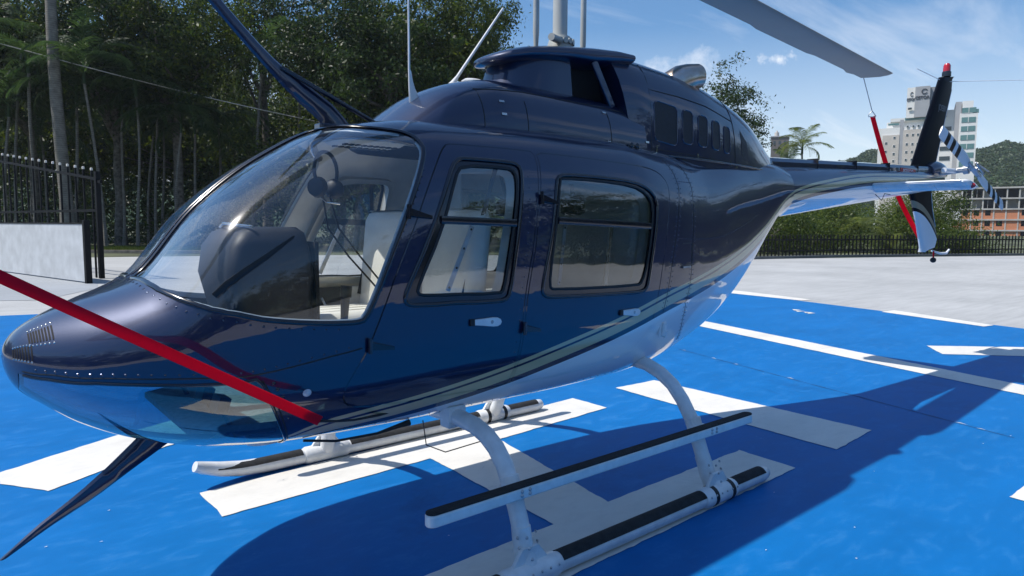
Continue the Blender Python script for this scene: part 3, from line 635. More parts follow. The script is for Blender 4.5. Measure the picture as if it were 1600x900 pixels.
# thin black cable under the belly and drain
# ------------------------------------------------------------------ cowlings on the roof
def half_ring(x, zb, zt, w, n, seg=28, skew=0.0):
    out = []
    for k in range(seg+1):
        a = PI*k/seg; c, s = math.cos(a), math.sin(a); rho = (abs(c)**n+abs(s)**n)**(-1/n); z = zb+(zt-zb)*s*rho
        out.append((x+skew*(z-zb), -w*c*rho, z))
    return out
def ext(st, num=40):
    st = np.array(st); F = [pchip(st[:, 0], st[:, k]) for k in range(1, st.shape[1])]; xs = np.linspace(st[0, 0], st[-1, 0], num); return [(x, *[float(f(x)) for f in F]) for x in xs], F
FA = [(1.40, 1.94, 1.955, .16, 2.0), (1.47, 1.93, 2.0, .27, 2.2), (1.58, 1.9, 2.085, .335, 2.4), (1.75, 1.9, 2.20, .372, 2.6), (1.91, 1.9, 2.262, .387, 2.8), (2.08, 1.9, 2.295, .395, 3.0), (2.3, 1.9, 2.30, .397, 3.0), (2.7, 1.9, 2.295, .395, 3.0), (3.14, 1.9, 2.285, .388, 3.0)]
r, FAf = ext(FA); mb = MB(); mb.loft([half_ring(*q) for q in r], False); ff = part('forward_fairing', mb, M_navy, smooth=50)
EC = [(3.07, 1.9, 2.585, .350, 3.4), (3.25, 1.9, 2.575, .365, 3.6), (3.7, 1.9, 2.53, .37, 3.8), (4.1, 1.9, 2.475, .335, 3.4), (4.4, 1.9, 2.42, .295, 3.0), (4.6, 1.9, 2.37, .26, 2.7), (4.8, 1.9, 2.29, .215, 2.4), (5.0, 1.9, 2.18, .165, 2.2), (5.22, 1.93, 2.085, .10, 2.0)]
r, ECf = ext(EC); mb = MB(); mb.loft([half_ring(q[0], *q[1:], skew=-.24*max(0, 1-(q[0]-3.07)/.6)) for q in r], False)
ec = part('engine_cowling', mb, M_navy, smooth=50)
def cowl_y(F, x, z):
    zb, zt, w, n = [float(f(x)) for f in F]; u = min(max((z-zb)/(zt-zb), 0), .9999); return -w*(1-u**n)**(1/n)
def cowl_pt(F, x, z, off=0.0):
    e = 1e-3; p = np.array([x, cowl_y(F, x, z), z]); a = np.array([2*e, cowl_y(F, x+e, z)-cowl_y(F, x-e, z), 0]); b = np.array([0, cowl_y(F, x, z+e)-cowl_y(F, x, z-e), 2*e]); n = np.cross(b, a); n /= np.linalg.norm(n)
    if n[1] > 0: n = -n
    return p+n*off, n
def rrect(x0, x1, z0, z1, r=0.02, sk=0.0, n=4):
    out = []
    for cx, cz_, a0 in ((x1-r, z1-r, 0), (x0+r, z1-r, 90), (x0+r, z0+r, 180), (x1-r, z0+r, 270)):
        for k in range(n+1): a = math.radians(a0+90*k/n); out.append((cx+r*math.cos(a), cz_+r*math.sin(a)+sk*(cx-x0)))
    return out
def patch(outline, ptf, off=0.002, step=0.04):
    o = np.array(outline); lo, hi = o.min(0), o.max(0); D = []
    for i in range(len(o)):
        a, b = o[i], o[(i+1) % len(o)]; k = max(1, int(np.linalg.norm(b-a)/step)); D += [a+(b-a)*j/k for j in range(k)]
    D = np.array(D); g = np.array([(x, z) for x in np.arange(lo[0], hi[0], step) for z in np.arange(lo[1], hi[1], step)]) if min(hi-lo) > step else np.zeros((0, 2))
    if len(g): g = g[inpoly(g, o)]; g = g[np.array([np.linalg.norm(D-q, axis=1).min() > step*.4 for q in g], bool)] if len(g) else g
    vs = [Vector(q) for q in D]+[Vector(q) for q in g]; n = len(D); V, E_, Fc = delaunay_2d_cdt(vs, [(i, (i+1) % n) for i in range(n)], [], 1, 1e-7)[:3]
    mb = MB(); mb.add([ptf(v[0], v[1], off) for v in V], [tuple(f) for f in Fc]); return mb
ecp = lambda x, z, o: cowl_pt(ECf, x, z, o)[0]
fap = lambda x, z, o: cowl_pt(FAf, x, z, o)[0]
M_screen = mat('dark_screen', (0.006, 0.009, 0.016), 0.5, var=0.5, vscale=60, bmp=0.4, bscale=300)
def line_on(pts, ptf, r, off=0.0, step=0.03):
    q = []
    for a, b in zip(pts[:-1], pts[1:]):
        a, b = np.array(a), np.array(b); k = max(1, int(np.linalg.norm(b-a)/step)); q += [a+(b-a)*j/k for j in range(k)]
    q.append(np.array(pts[-1])); mb = MB(); mb.tube([ptf(p[0], p[1], off) for p in q], r, 5); return mb
def both(mb):
    o = MB(); o.v = list(mb.v); o.f = list(mb.f); o.mi = list(mb.mi); n = len(mb.v); o.v += [(x, -y, z) for x, y, z in mb.v]; o.f += [tuple(n+i for i in f[::-1]) for f in mb.f]; o.mi += mb.mi; return o
for (x0, x1, z0, z1, sk) in [(3.235, 3.46, 2.055, 2.30, -.10), (3.515, 3.625, 2.06, 2.275, -.08), (3.685, 3.795, 2.055, 2.26, -.07), (3.855, 3.965, 2.05, 2.245, -.07), (4.025, 4.12, 2.04, 2.225, -.07)]:
    o_ = rrect(x0, x1, z0, z1, .035, sk)
    for s in (-1, 1):
        mbp = patch(o_, ecp, 0.0015)
        if s > 0: mbp.v = [(x, -y, z) for x, y, z in mbp.v]
        g = obj('screen_opening', mbp, M_screen, ec, 60)
        mbl = line_on(o_+[o_[0]], ecp, .004, .001)
        if s > 0: mbl.v = [(x, -y, z) for x, y, z in mbl.v]
        obj('screen_rim', mbl, M_navy, g, 60)
for s in (-1, 1):
    mbp = patch([(4.30, 2.22), (4.42, 2.13), (4.43, 2.0), (4.32, 2.02)], ecp, 0.0015)
    if s > 0: mbp.v = [(x, -y, z) for x, y, z in mbp.v]
    obj('side_duct', mbp, M_screen, ec, 60)
mb = MB()
for pts in ([(3.21, 1.97), (3.205, 2.2), (3.20, 2.40), (3.19, 2.52)], [(4.21, 1.95), (4.195, 2.15), (4.17, 2.33), (4.15, 2.42)], [(3.21, 2.0), (3.7, 1.985), (4.2, 1.965)], [(3.21, 2.36), (3.5, 2.35), (3.8, 2.325), (4.17, 2.27)]):
    q = both(line_on(pts, ecp, .0028)); mb.add(q.v, q.f)
for pts in ([(1.90, 2.0), (1.905, 2.15), (1.91, 2.2)], [(2.175, 1.99), (2.175, 2.16)], [(2.815, 1.99), (2.815, 2.18)], [(1.9, 2.2), (2.2, 2.215), (2.815, 2.205), (3.1, 2.19)]):
    q = both(line_on(pts, fap, .0026)); mb.add(q.v, q.f)
obj('cowl_seams', mb, M_black, ec, kind='stuff')
# bright camloc latches on the cowl sides
mb = MB()
for x, z, F, hz_ in ((2.02, 2.14, FAf, 0), (2.02, 2.075, FAf, 0), (2.79, 2.17, FAf, 0), (2.79, 2.0, FAf, 0), (2.72, 1.985, FAf, 0), (3.14, 2.03, FAf, 0), (1.85, 1.985, FAf, 0), (3.255, 2.0, ECf, 1), (3.68, 1.98, ECf, 1), (4.13, 1.965, ECf, 1), (4.23, 1.95, ECf, 0), (2.58, 1.99, FAf, 0)):
    p, n = cowl_pt(F, x, z, .003); u = np.array([0, 0, 1.])-n*n[2]; u /= np.linalg.norm(u); v = np.cross(n, u)
    for m_ in (1, -1): M_ = np.array([1, m_, 1]); mb.obox(p*M_, v*M_*(.004 if hz_ else .015), u*M_*(.022 if hz_ else .006), n*M_*.0025)
obj('latches', mb, M_steel, ec, kind='stuff')
# roof gutter where cowl meets roof
mb = MB()
for x in np.linspace(1.9, 4.7, 46):
    pass
r_ = [cowl_pt(FAf if x < 3.1 else ECf, x, 1.965, 0.006)[0] for x in np.linspace(1.62, 4.75, 60)]; mb.tube(r_, .007, 6); mb = both(mb); part('cowl_edge_strip', mb, M_gloss, smooth=60)
p, n = cowl_pt(FAf, 2.95, 1.99, .0); mb = MB(); mb.obox(p+[0, -.03, -.01], (.05, 0, 0), (0, .025, 0), (0, 0, .014)); mb.dome(p+[.03, -.055, 0], (0, -1, 0), .018, .01, 8); mb.dome(p+[-.02, -.055, 0], (0, -1, 0), .018, .01, 8); part('refuel_latch', mb, M_gloss, smooth=40, bevel=.004)
# transmission fairing: column, visor cap, intake openings
def plan(x0, x1, w, n=18, e=2.4):
    out = [(x1, -w)]
    for k in range(n+1):
        a = -PI/2+PI*k/n; c, s = math.cos(a), math.sin(a); rho = (abs(c)**e+abs(s)**e)**(-1/e); out.append((x0+.32-.32*c*rho, w*s*rho))
    out.append((x1, w)); return out
def inter(P, Q, z0, z1, num, skew=0.0):
    rings = []
    for k in range(num+1):
        f = k/num; rings.append([(a[0]*(1-f)+b[0]*f, a[1]*(1-f)+b[1]*f, z0+(z1-z0)*f+skew*(a[0]-2.2)) for a, b in zip(P, Q)])
    return rings
mb = MB(); mb.loft(inter(plan(2.19, 2.64, .245), plan(2.27, 2.64, .215), 2.215, 2.47, 6)); tw = part('transmission_fairing', mb, M_navy, smooth=45)
mb = MB(); cs = []
for x, w, zb_, zt_ in ((2.175, .03, 2.42, 2.44), (2.195, .11, 2.41, 2.458), (2.24, .18, 2.41, 2.48), (2.33, .235, 2.418, 2.508), (2.45, .262, 2.43, 2.53), (2.6, .280, 2.442, 2.55), (2.8, .30, 2.44, 2.575), (2.98, .31, 2.47, 2.585), (3.10, .315, 2.49, 2.578)):
    cs.append([(x, w*math.copysign(abs(math.cos(a))**.7, math.cos(a)), (zb_+zt_)/2+(zt_-zb_)/2*math.copysign(abs(math.sin(a))**.8, math.sin(a))) for a in np.linspace(0, 2*PI, 33)[:-1]])
mb.loft(cs); part('visor_cap', mb, M_navy, smooth=60)
mb = MB(); mb.box(2.60, 3.06, -.15, .15, 2.24, 2.47); part('intake_plenum', mb, M_dark)
for s in (-1, 1):
    mb = MB(); A, B = np.array([2.78, s*.268, 2.475]), np.array([2.93, s*.285, 2.225]); mb.obox((A+B)/2, (B-A)/2, np.array([.020, 0, .012]), np.array([0, .010, 0])); part('intake_strut', mb, M_navy, bevel=.006)
    mb = MB(); mb.loft([[(3.02, s*.16, 2.24), (3.12, s*.16, 2.24), (3.08, s*.16, 2.52), (2.93, s*.16, 2.52)], [(3.05, s*.33, 2.22), (3.14, s*.35, 2.22), (3.12, s*.335, 2.54), (2.97, s*.30, 2.54)]])
o_ = [(3.115+.035*math.cos(a)-.10*math.sin(a)*.5, 2.385+.125*math.sin(a)) for a in np.linspace(0, 2*PI, 25)[:-1]]
for s in (-1, 1):
    mbp = patch(o_, ecp, 0.002)
    if s > 0: mbp.v = [(x, -y, z) for x, y, z in mbp.v]
    obj('intake_slot', mbp, M_dark, ec, 60)
mb = MB()
for k in range(3):
    p, n = cowl_pt(ECf, 3.12+.03*k, 2.215, .001); mb.dome(p, n, .014, .003, 10)
obj('vent_holes', mb, M_dark, ec); 
# exhaust stacks
for s in (-1, 1):
    mb = MB(); path = [(3.66, s*.14, 2.40), (3.67, s*.15, 2.45), (3.69, s*.165, 2.49), (3.73, s*.185, 2.52), (3.79, s*.205, 2.54), (3.85, s*.22, 2.55)]
    mb.tube(path, [.09, .092, .092, .09, .085, .082], 22, False, sy=1.25); mb.tube([path[-1], (3.83, s*.215, 2.546), (3.72, s*.18, 2.515)], [.082, .078, .072], 22, False, sy=1.25)
    e = part('exhaust_stack', mb, M_exh, smooth=60); 
    mb = MB(); mb.tube([(3.745, s*.19, 2.52), (3.735, s*.188, 2.517)], [.075, .075], 18, True, sy=1.2); obj('bore', mb, M_dark, e)
# antennas
mb = MB(); prof = [(.0, .10, .018), (.02, .085, .016), (.05, .06, .013), (.09, .038, .010), (.13, .024, .008), (.17, .017, .007), (.18, .011, .006), (.62, .007, .005)]
base = np.array([1.655, -.10, 2.105]); mb.loft([[(base[0]-.02+c*.55+c*.5*math.cos(a), base[1]+w*math.sin(a), base[2]+h+(.03*math.cos(a) if h == 0 else 0)) for a in np.linspace(0, 2*PI, 13)[:-1]] for h, c, w in prof])
part('whip_antenna', mb, M_wpaint, smooth=50)
mb = MB(); mb.tube([(2.03, .10, 2.285), (2.045, .10, 2.305), (2.075, .10, 2.345), (2.40, .10, 2.78)], [.022, .016, .009, .006], 10); part('rod_antenna', mb, M_wpaint, smooth=50)
mb = MB(); mb.loft([[(2.11+.075*k*math.cos(a), 0+.05*k*math.sin(a), z) for a in np.linspace(0, 2*PI, 17)[:-1]] for k, z in ((1, 2.28), (.98, 2.305), (.7, 2.317), (.2, 2.32))]); part('satellite_antenna', mb, M_wpaint, smooth=50)
# upper wire cutter and brace, lower wire cutter
def blade_plate(Lf, Rt, th):
    mb = MB(); n = max(len(Lf), len(Rt)); f = lambda Q, k: np.array([np.interp(k, np.linspace(0, 1, len(Q)), [q[i] for q in Q]) for i in (0, 1)]); rg = []
    for k in np.linspace(0, 1, 12):
        a, b = f(Lf, k), f(Rt, k); rg.append([(*(a+(b-a)*u)[:1], v*th, (a+(b-a)*u)[1]) for u, v in ((0, 0), (.15, .8), (.5, 1), (.85, .8), (1, 0), (.85, -.8), (.5, -1), (.15, -.8))])
    mb.loft(rg); return mb
mb = blade_plate([(.66, 2.55), (.722, 2.451), (.936, 2.234), (1.091, 2.09), (1.215, 2.0), (1.22, 1.965)], [(.73, 2.55), (.785, 2.46), (.92, 2.325), (1.03, 2.231), (1.162, 2.156), (1.288, 2.081), (1.38, 1.985)], .014)
_unused = MB(); _unused.pillow([(1.40, 1.985), (1.30, 1.97), (1.215, 1.965), (1.215, 2.055), (1.10, 2.14), (.98, 2.23), (.82, 2.36), (.70, 2.47), (.60, 2.60), (.70, 2.60), (.80, 2.58), (.90, 2.46), (1.0, 2.29), (1.12, 2.15), (1.26, 2.05)], 0, .014, .30, .004)
wc = part('upper_wire_cutter', mb, M_navy, smooth=35); mb = MB(); mb.box(1.20, 1.44, -.035, .035, 1.955, 1.99); obj('base', mb, M_navy, wc, bevel=.006)
mb = MB(); mb.tube([(1.03, -.015, 2.215), (1.52, -.05, 1.995)], .011, 8); obj('brace', mb, M_gloss, wc, 60)
mb = blade_plate([(-.075, .268), (.04, .362), (.186, .462), (.295, .55), (.395, .64)], [(-.05, .272), (.09, .352), (.24, .428), (.37, .51), (.52, .60)], .012)
_unused = MB(); _unused.pillow([(.54, .60), (.36, .655), (.30, .575), (.19, .475), (.06, .375), (-.075, .268), (-.06, .272), (.10, .345), (.24, .425), (.46, .555)], 0, .012, .25, .004); part('lower_wire_cutter', mb, M_navy, smooth=35)
# ------------------------------------------------------------------ tail
BO = [(5.18, 1.821, .229), (5.6, 1.852, .217), (6.4, 1.910, .193), (7.2, 1.968, .170), (8.0, 2.027, .146), (8.7, 2.078, .126), (9.05, 2.104, .116)]
mb = MB(); mb.loft([[(x, r*math.sin(a), c+r*math.cos(a)) for a in np.linspace(0, 2*PI, 41)[:-1]] for x, c, r in BO]); bm_ = part('tail_boom', mb, M_paint, smooth=40)
mb = MB(); rg = []
for x in np.linspace(5.0, 8.95, 12):
    f = (x-5.2)/3.8; zt_ = 2.108+f*.155; zb_ = zt_-.16+.03*f; w = .105-.03*f; rg.append([(x, -w, zb_), (x, -w*.98, zt_-.04), (x, -w*.75, zt_-.008), (x, 0, zt_+.006), (x, w*.75, zt_-.008), (x, w*.98, zt_-.04), (x, w, zb_)])
mb.loft(rg, False); sh = part('drive_shaft_cover', mb, M_navy, smooth=30)
mb = MB(); 
for x in (5.9, 6.7, 7.5, 8.3): f = (x-5.2)/3.8; zt_ = 2.108+f*.155; mb.box(x-.002, x+.002, -.108+.03*f, .108-.03*f, zt_-.13, zt_+.0075)
obj('cover_joints', mb, M_black, sh, kind='stuff')
# warning label on the boom: white letters on red
tx = bpy.data.curves.new('danger_lettering', 'FONT'); tx.body = 'PERIGO'; tx.size = .085; tx.extrude = .0008; tx.align_x = 'CENTER'; tx.align_y = 'CENTER'
def text_mesh(cu, name, material, parent, M, inv=True):
    o = bpy.data.objects.new(name, cu); COL.objects.link(o); dg = bpy.context.evaluated_depsgraph_get(); me = bpy.data.meshes.new_from_object(o.evaluated_get(dg)); bpy.data.objects.remove(o); me.materials.clear(); me.materials.append(material); me.transform(M); return link(name, me, parent)
mb = MB(); f = (8.0-5.2)/3.8; zt_ = 2.108+f*.155; w = .105-.03*f; mb.box(7.79, 8.21, -w-.004, -w+.004, zt_-.125, zt_-.045)
lb = obj('warning_label', mb, mat('label_red', (.42, .02, .03), .4), sh)
text_mesh(tx, 'danger_lettering', mat('label_white', (.75, .75, .75), .5), lb, Matrix.Translation((8.0, -w-.0045, zt_-.085)) @ Matrix.Rotation(PI/2, 4, 'X'))
# fin, painted navy with a tan band and white lower tip
def fin_paint():
    m, t, b = nodes_of('fin_paint'); sp = nd(t, 'ShaderNodeSeparateXYZ'); lk(t, nd(t, 'ShaderNodeTexCoord').outputs['Object'], sp.inputs[0])
    q = mth(t, 'SUBTRACT', sp.outputs['X'], 8.35); d = mth(t, 'ADD', sp.outputs['Z'], mth(t, 'ADD', mth(t, 'MULTIPLY', q, .12), mth(t, 'MULTIPLY', mth(t, 'POWER', mth(t, 'MAXIMUM', q, 0.0), 2.0), .26)))
    def band(lo, hi): return mth(t, 'MULTIPLY', mth(t, 'GREATER_THAN', d, lo), mth(t, 'LESS_THAN', d, hi))
    tan = band(1.79, 1.86); wh = mth(t, 'LESS_THAN', d, 1.755); c = mixc(t, tan, (.003, .004, .008), (.30, .25, .17)); c = mixc(t, wh, c, (.74, .76, .77)); lk(t, c, b.inputs['Base Color'])
    setc(b, None, .5, 0, 0, spec=.12); return m
FINP = [(8.40, 2.28), (8.62, 2.62), (8.86, 2.98), (9.08, 3.32), (9.12, 3.37), (9.46, 3.385), (9.50, 3.36), (9.50, 3.25), (9.36, 2.93), (9.21, 2.55), (9.10, 2.28), (9.05, 2.10), (9.04, 1.93), (9.11, 1.75), (9.20, 1.60), (9.30, 1.46), (9.32, 1.38), (9.26, 1.29), (9.12, 1.245), (8.83, 1.24), (8.74, 1.40), (8.64, 1.58), (8.53, 1.73), (8.40, 1.90), (8.33, 2.1)]
def fin_mesh(P, th):
    mb = MB(); up_ = [p for p in P if p[1] > 2.1]; zs = np.linspace(min(p[1] for p in P)+.001, max(p[1] for p in P)-.001, 44); rings = []
    for z in zs:
        xs = []
        for i in range(len(P)):
            a, b = P[i], P[(i+1) % len(P)]
            if (a[1] > z) != (b[1] > z): xs.append(a[0]+(b[0]-a[0])*(z-a[1])/(b[1]-a[1]))
        x0, x1 = min(xs), max(xs); c = x1-x0; ring = []
        for u, h in ((0, 0), (.03, .5), (.12, .85), (.3, 1.0), (.6, .72), (.85, .33), (1.0, .05), (1.0, -.05), (.85, -.33), (.6, -.72), (.3, -1.0), (.12, -.85), (.03, -.5)): ring.append((x0+c*u, .02+h*th, z))
        rings.append(ring)
    mb.loft(rings); return mb
fin = part('vertical_fin', fin_mesh(FINP, .042), fin_paint(), smooth=50)
mb = MB(); mb.tube([(9.04, .02, 1.95), (9.10, .02, 1.77), (9.19, .02, 1.62), (9.24, .02, 1.55)], .007, 6); mb.tube([(9.11, .02, 2.30), (9.36, .02, 2.92), (9.50, .02, 3.24)], .007, 6); obj('trailing_strip', mb, M_alu, fin, 60)
mb = MB(); mb.tube([(9.30, .02, 3.37), (9.30, .02, 3.42)], .05, 14); mb.tube([(9.30, .02, 3.42), (9.30, .02, 3.435)], [.05, .04], 14); b_ = obj('beacon_base', mb, M_gloss, fin, 50)
mb = MB(); mb.tube([(9.30, .02, 3.43), (9.30, .02, 3.50), (9.30, .02, 3.525)], [.042, .04, .025], 16); obj('beacon', mb, M_red, b_, 50)
mb = MB(); mb.tube([(9.15, .02, 3.30), (8.25, -.02, 3.30)], .004, 6); mb.tube([(9.3, .02, 3.31), (10.2, -.9, 3.32)], .004, 6); obj('whip_aerials', mb, M_wpaint, fin)
tx = bpy.data.curves.new('fin_lettering', 'FONT'); tx.body = 'JDEBY'; tx.size = .10; tx.extrude = .0006; tx.align_x = 'CENTER'
text_mesh(tx, 'registration_lettering', mat('faded_grey_lettering', (.16, .17, .18), .5), fin, Matrix.Translation((9.10, -.026, 2.93)) @ Matrix.Rotation(PI/2, 4, 'X'))
mb = MB(); mb.tube([(9.18, .02, 1.25), (9.40, .0, 1.215), (9.56, -.02, 1.215), (9.62, -.03, 1.26)], [.012, .014, .016, .012], 8); part('tail_skid', mb, M_wpaint, smooth=50)
# tail gearbox, rotor
mb = MB(); cs = []
for x, r, z in ((8.70, .085, 2.18), (8.80, .105, 2.20), (8.92, .115, 2.215), (9.04, .11, 2.21), (9.14, .085, 2.19), (9.18, .05, 2.17)): cs.append([(x, -.03+r*math.sin(a), z+r*math.cos(a)*.95) for a in np.linspace(0, 2*PI, 21)[:-1]])
mb.loft(cs); part('tail_gearbox_fairing', mb, M_navy, smooth=60)
HUB = np.array([8.86, -.455, 2.20])
mb = MB(); mb.tube([(8.86, -.08, 2.17), (8.86, -.30, 2.19), (8.86, -.50, 2.205)], [.032, .028, .022], 12); mb.tube([(8.86, -.36, 2.195), (8.86, -.41, 2.20)], .05, 12); mb.tube([(8.74, -.33, 2.20), (8.74, -.45, 2.21)], .012, 8); mb.tube([(8.98, -.33, 2.19), (8.98, -.48, 2.20)], .010, 8); mb.obox(HUB+[0, -.07, .0], (.13, 0, -.05), (0, .008, 0), (.006, 0, .012)); mb.tube([(8.70, -.52, 2.26), (9.06, -.55, 2.18)], .009, 8)
hub = part('tail_rotor_hub', mb, M_alu, smooth=50)
mb = MB(); mb.tube([(8.42, -.30, 2.175), (8.86, -.27, 2.19)], .028, 12); part('tail_rotor_shaft_housing', mb, M_wpaint, smooth=50)
def tr_mat(ax):
    m, t, b = nodes_of('tail_rotor_stripes'); sp = nd(t, 'ShaderNodeVectorMath', operation='DOT_PRODUCT'); cx = nd(t, 'ShaderNodeVectorMath', operation='SUBTRACT'); lk(t, nd(t, 'ShaderNodeTexCoord').outputs['Object'], cx.inputs[0]); cx.inputs[1].default_value = tuple(HUB); lk(t, cx.outputs[0], sp.inputs[0]); sp.inputs[1].default_value = tuple(ax)
    r = mth(t, 'ABSOLUTE', sp.outputs['Value']); k = None
    for a_, b__ in ((.40, .475), (.54, .615), (.68, .755)):
        v_ = mth(t, 'MULTIPLY', mth(t, 'GREATER_THAN', r, a_), mth(t, 'LESS_THAN', r, b__)); k = v_ if k is None else mth(t, 'MAXIMUM', k, v_)
    lk(t, mixc(t, k, (.72, .74, .76), (.008, .008, .01)), b.inputs['Base Color']); b.inputs['Roughness'].default_value = .35; return m
for tip in (np.array([8.05, -.365, 2.565]), np.array([9.62, -.565, 1.80])):
    ax = tip-HUB; Lb = np.linalg.norm(ax); ax = ax/Lb; ch = np.cross(ax, [0, 1, 0]); ch /= np.linalg.norm(ch); ch = ch*math.cos(.12)+np.array([0, 1, 0])*math.sin(.12); nn = np.cross(ax, ch); mb = MB(); rg = []
    for r_ in (.13, .16, .24, .5, Lb-.02, Lb):
        hc = .035 if r_ < .15 else (.055 if r_ < .2 else .072); hc = hc*.8 if r_ == Lb else hc; th = .016 if r_ < .2 else .010
        rg.append([HUB+ax*r_+ch*hc*u+nn*th*v_ for u, v_ in ((-1, 0), (-.8, .6), (-.3, 1), (.4, .6), (1, .1), (1, -.1), (.4, -.6), (-.3, -1), (-.8, -.6))])
    mb.loft(rg); obj('tail_rotor_blade', mb, tr_mat(ax), hub, 50)
    mb = MB(); mb.tube([HUB-ax*.02, HUB+ax*.17], [.03, .024], 10); obj('blade_grip', mb, M_alu, hub, 50)
# stabiliser
def stab_ring(y, sc_=1.0):
    out = []
    for u, h in ((0, 0), (.03, .35), (.12, .55), (.35, .6), (.7, .45), (1, .06), (1, -.06), (.7, -.62), (.35, -.95), (.12, -.65), (.03, -.35)): out.append((7.05+(u-.45)*.40*sc_, y, 1.925+h*.055*sc_+(.5-u)*.035))
    return out
for s in (-1, 1):
    mb = MB(); mb.loft([stab_ring(s*y, k) for y, k in ((.12, 1), (.5, 1), (.955, 1), (.98, .8), (.99, .45))]); st = part('stabiliser', mb, M_wpaint, smooth=50)
    mb = MB(); mb.dome((7.02, s*.985, 1.915), (0, s, 0), .028, .03, 12); obj('position_light', mb, M_red if s < 0 else mat('green_lens', (.01, .25, .06), .15, coat=1.0), st, 60)
    mb = MB(); mb.tube([(6.875, s*.20, 1.955), (6.872, s*.94, 1.955)], .008, 8); obj('leading_edge_spoiler', mb, M_wpaint, st, 50)
    mb = MB()
    for y in (.3, .5, .72): mb.tube([(p[0], s*y, p[2]) for p in stab_ring(y, 1.006)[5:]], .0016, 4)
    obj('skin_joints', mb, M_alu, st)
    mb = MB(); mb.tube([(7.0, s*.16, 1.86), (7.06, s*.20, 1.80), (7.12, s*.2, 1.87), (7.16, s*.24, 1.86)], .004, 5); obj('bonding_wire', mb, M_black, st)
# ------------------------------------------------------------------ main rotor
mb = MB(); mb.tube([(2.765, 0, 2.50), (2.765, 0, 2.58), (2.765, 0, 3.13)], [.055, .045, .044], 20); mast = part('rotor_mast', mb, M_mast, smooth=50)
mb = MB(); mb.tube([(2.765, 0, 2.565), (2.765, 0, 2.60), (2.765, 0, 2.66)], [.085, .08, .062], 18); mb.tube([(2.765, -.03, 2.625), (2.60, -.10, 2.615)], .022, 10)
for a in (-2.3, -1.9, -1.5, -1.1, -.7): mb.tube([(2.765+.06*math.cos(a), .06*math.sin(a), 2.625), (2.765+.088*math.cos(a), .088*math.sin(a), 2.625)], .018, 8)
obj('swashplate', mb, M_mast, mast, 50)
for x in (2.57, 2.965):
    mb = MB(); mb.tube([(x, 0, 2.54), (x, 0, 2.62), (x, 0, 2.66), (x, 0, 3.02)], [.012, .016, .019, .018], 12); obj('pitch_link', mb, M_mast, mast, 50)
RTIP, FTIP, RHUB = np.array([7.83, .23, 3.205]), np.array([-2.30, -.23, 2.86]), np.array([2.765, 0, 3.37])
mb = MB(); mb.tube([(2.765, 0, 3.30), (2.765, 0, 3.46)], .09, 18); mb.tube([RHUB+(FTIP-RHUB)*.16, RHUB, RHUB+(RTIP-RHUB)*.16], .055, 14, sy=1.5); hubm = part('rotor_hub', mb, M_mast, smooth=50)
for tip in (RTIP, FTIP):
    mb = MB(); rg = []; d = tip-RHUB; Lr = np.linalg.norm(d); ax = d/Lr; ch = np.cross([0, 0, 1.], ax); ch /= np.linalg.norm(ch); nn = np.cross(ax, ch); sg = -1 if tip is RTIP else 1
    ch = ch*(-sg)*-1
    for i, r_ in enumerate(np.concatenate([[.62, .66], np.linspace(.85, 5.02, 30), [5.075]])):
        hc = .09 if r_ < .64 else (.13 if r_ < .8 else .165); sag = -.05*math.sin(PI*min(r_/Lr, 1))+.0
        le = hc; te = hc
        if 4.62 < r_ < 4.85: te += .028
        if 2.6 < r_ < 3.75: te += .022
        P = RHUB+ax*r_*Lr/5.075+np.array([0, 0, sag+.05*math.sin(PI*r_/Lr)*1.0])
        rg.append([P+ch*(-te if u < 0 else le)*abs(u)+nn*.021*v_ for u, v_ in ((-1, .08), (-.5, .55), (.2, 1), (.7, .85), (.95, .4), (1, 0), (.95, -.4), (.7, -.85), (.2, -1), (-.5, -.55), (-1, -.08))])
    mb.loft(rg); bl = obj('rotor_blade', mb, M_blade, hubm, 40)
# ------------------------------------------------------------------ landing gear
def side_m(mb, s):
    if s > 0: mb.v = [(x, -y, z) for x, y, z in mb.v]
    return mb
YS = -1.005; RT = .046
for nm, X, pr in (('front', 1.665, [(0, .60), (-.40, .607), (-.52, .606), (-.62, .598), (-.70, .575), (-.77, .535), (-.83, .475), (-.88, .39), (-.93, .27), (-.965, .17), (-.99, .08)]), ('rear', 3.05, [(0, .69), (-.40, .70), (-.50, .69), (-.60, .655), (-.69, .60), (-.76, .525), (-.82, .435), (-.87, .325), (-.92, .2), (-.965, .08)])):
    full = [(X, -y, z) for y, z in pr[:0:-1]]+[(X, y, z) for y, z in pr]
    mb = MB(); mb.tube(full, .040, 16, sy=1.0); ct = part('cross_tube', mb, M_wpaint, smooth=60)
    if nm == 'front':
        for s in (-1, 1): mb = MB(); mb.box(X-.05, X+.05, s*.44-.04, s*.44+.04, .555, .66); obj('tube_clamp', mb, M_wpaint, ct, bevel=.008)
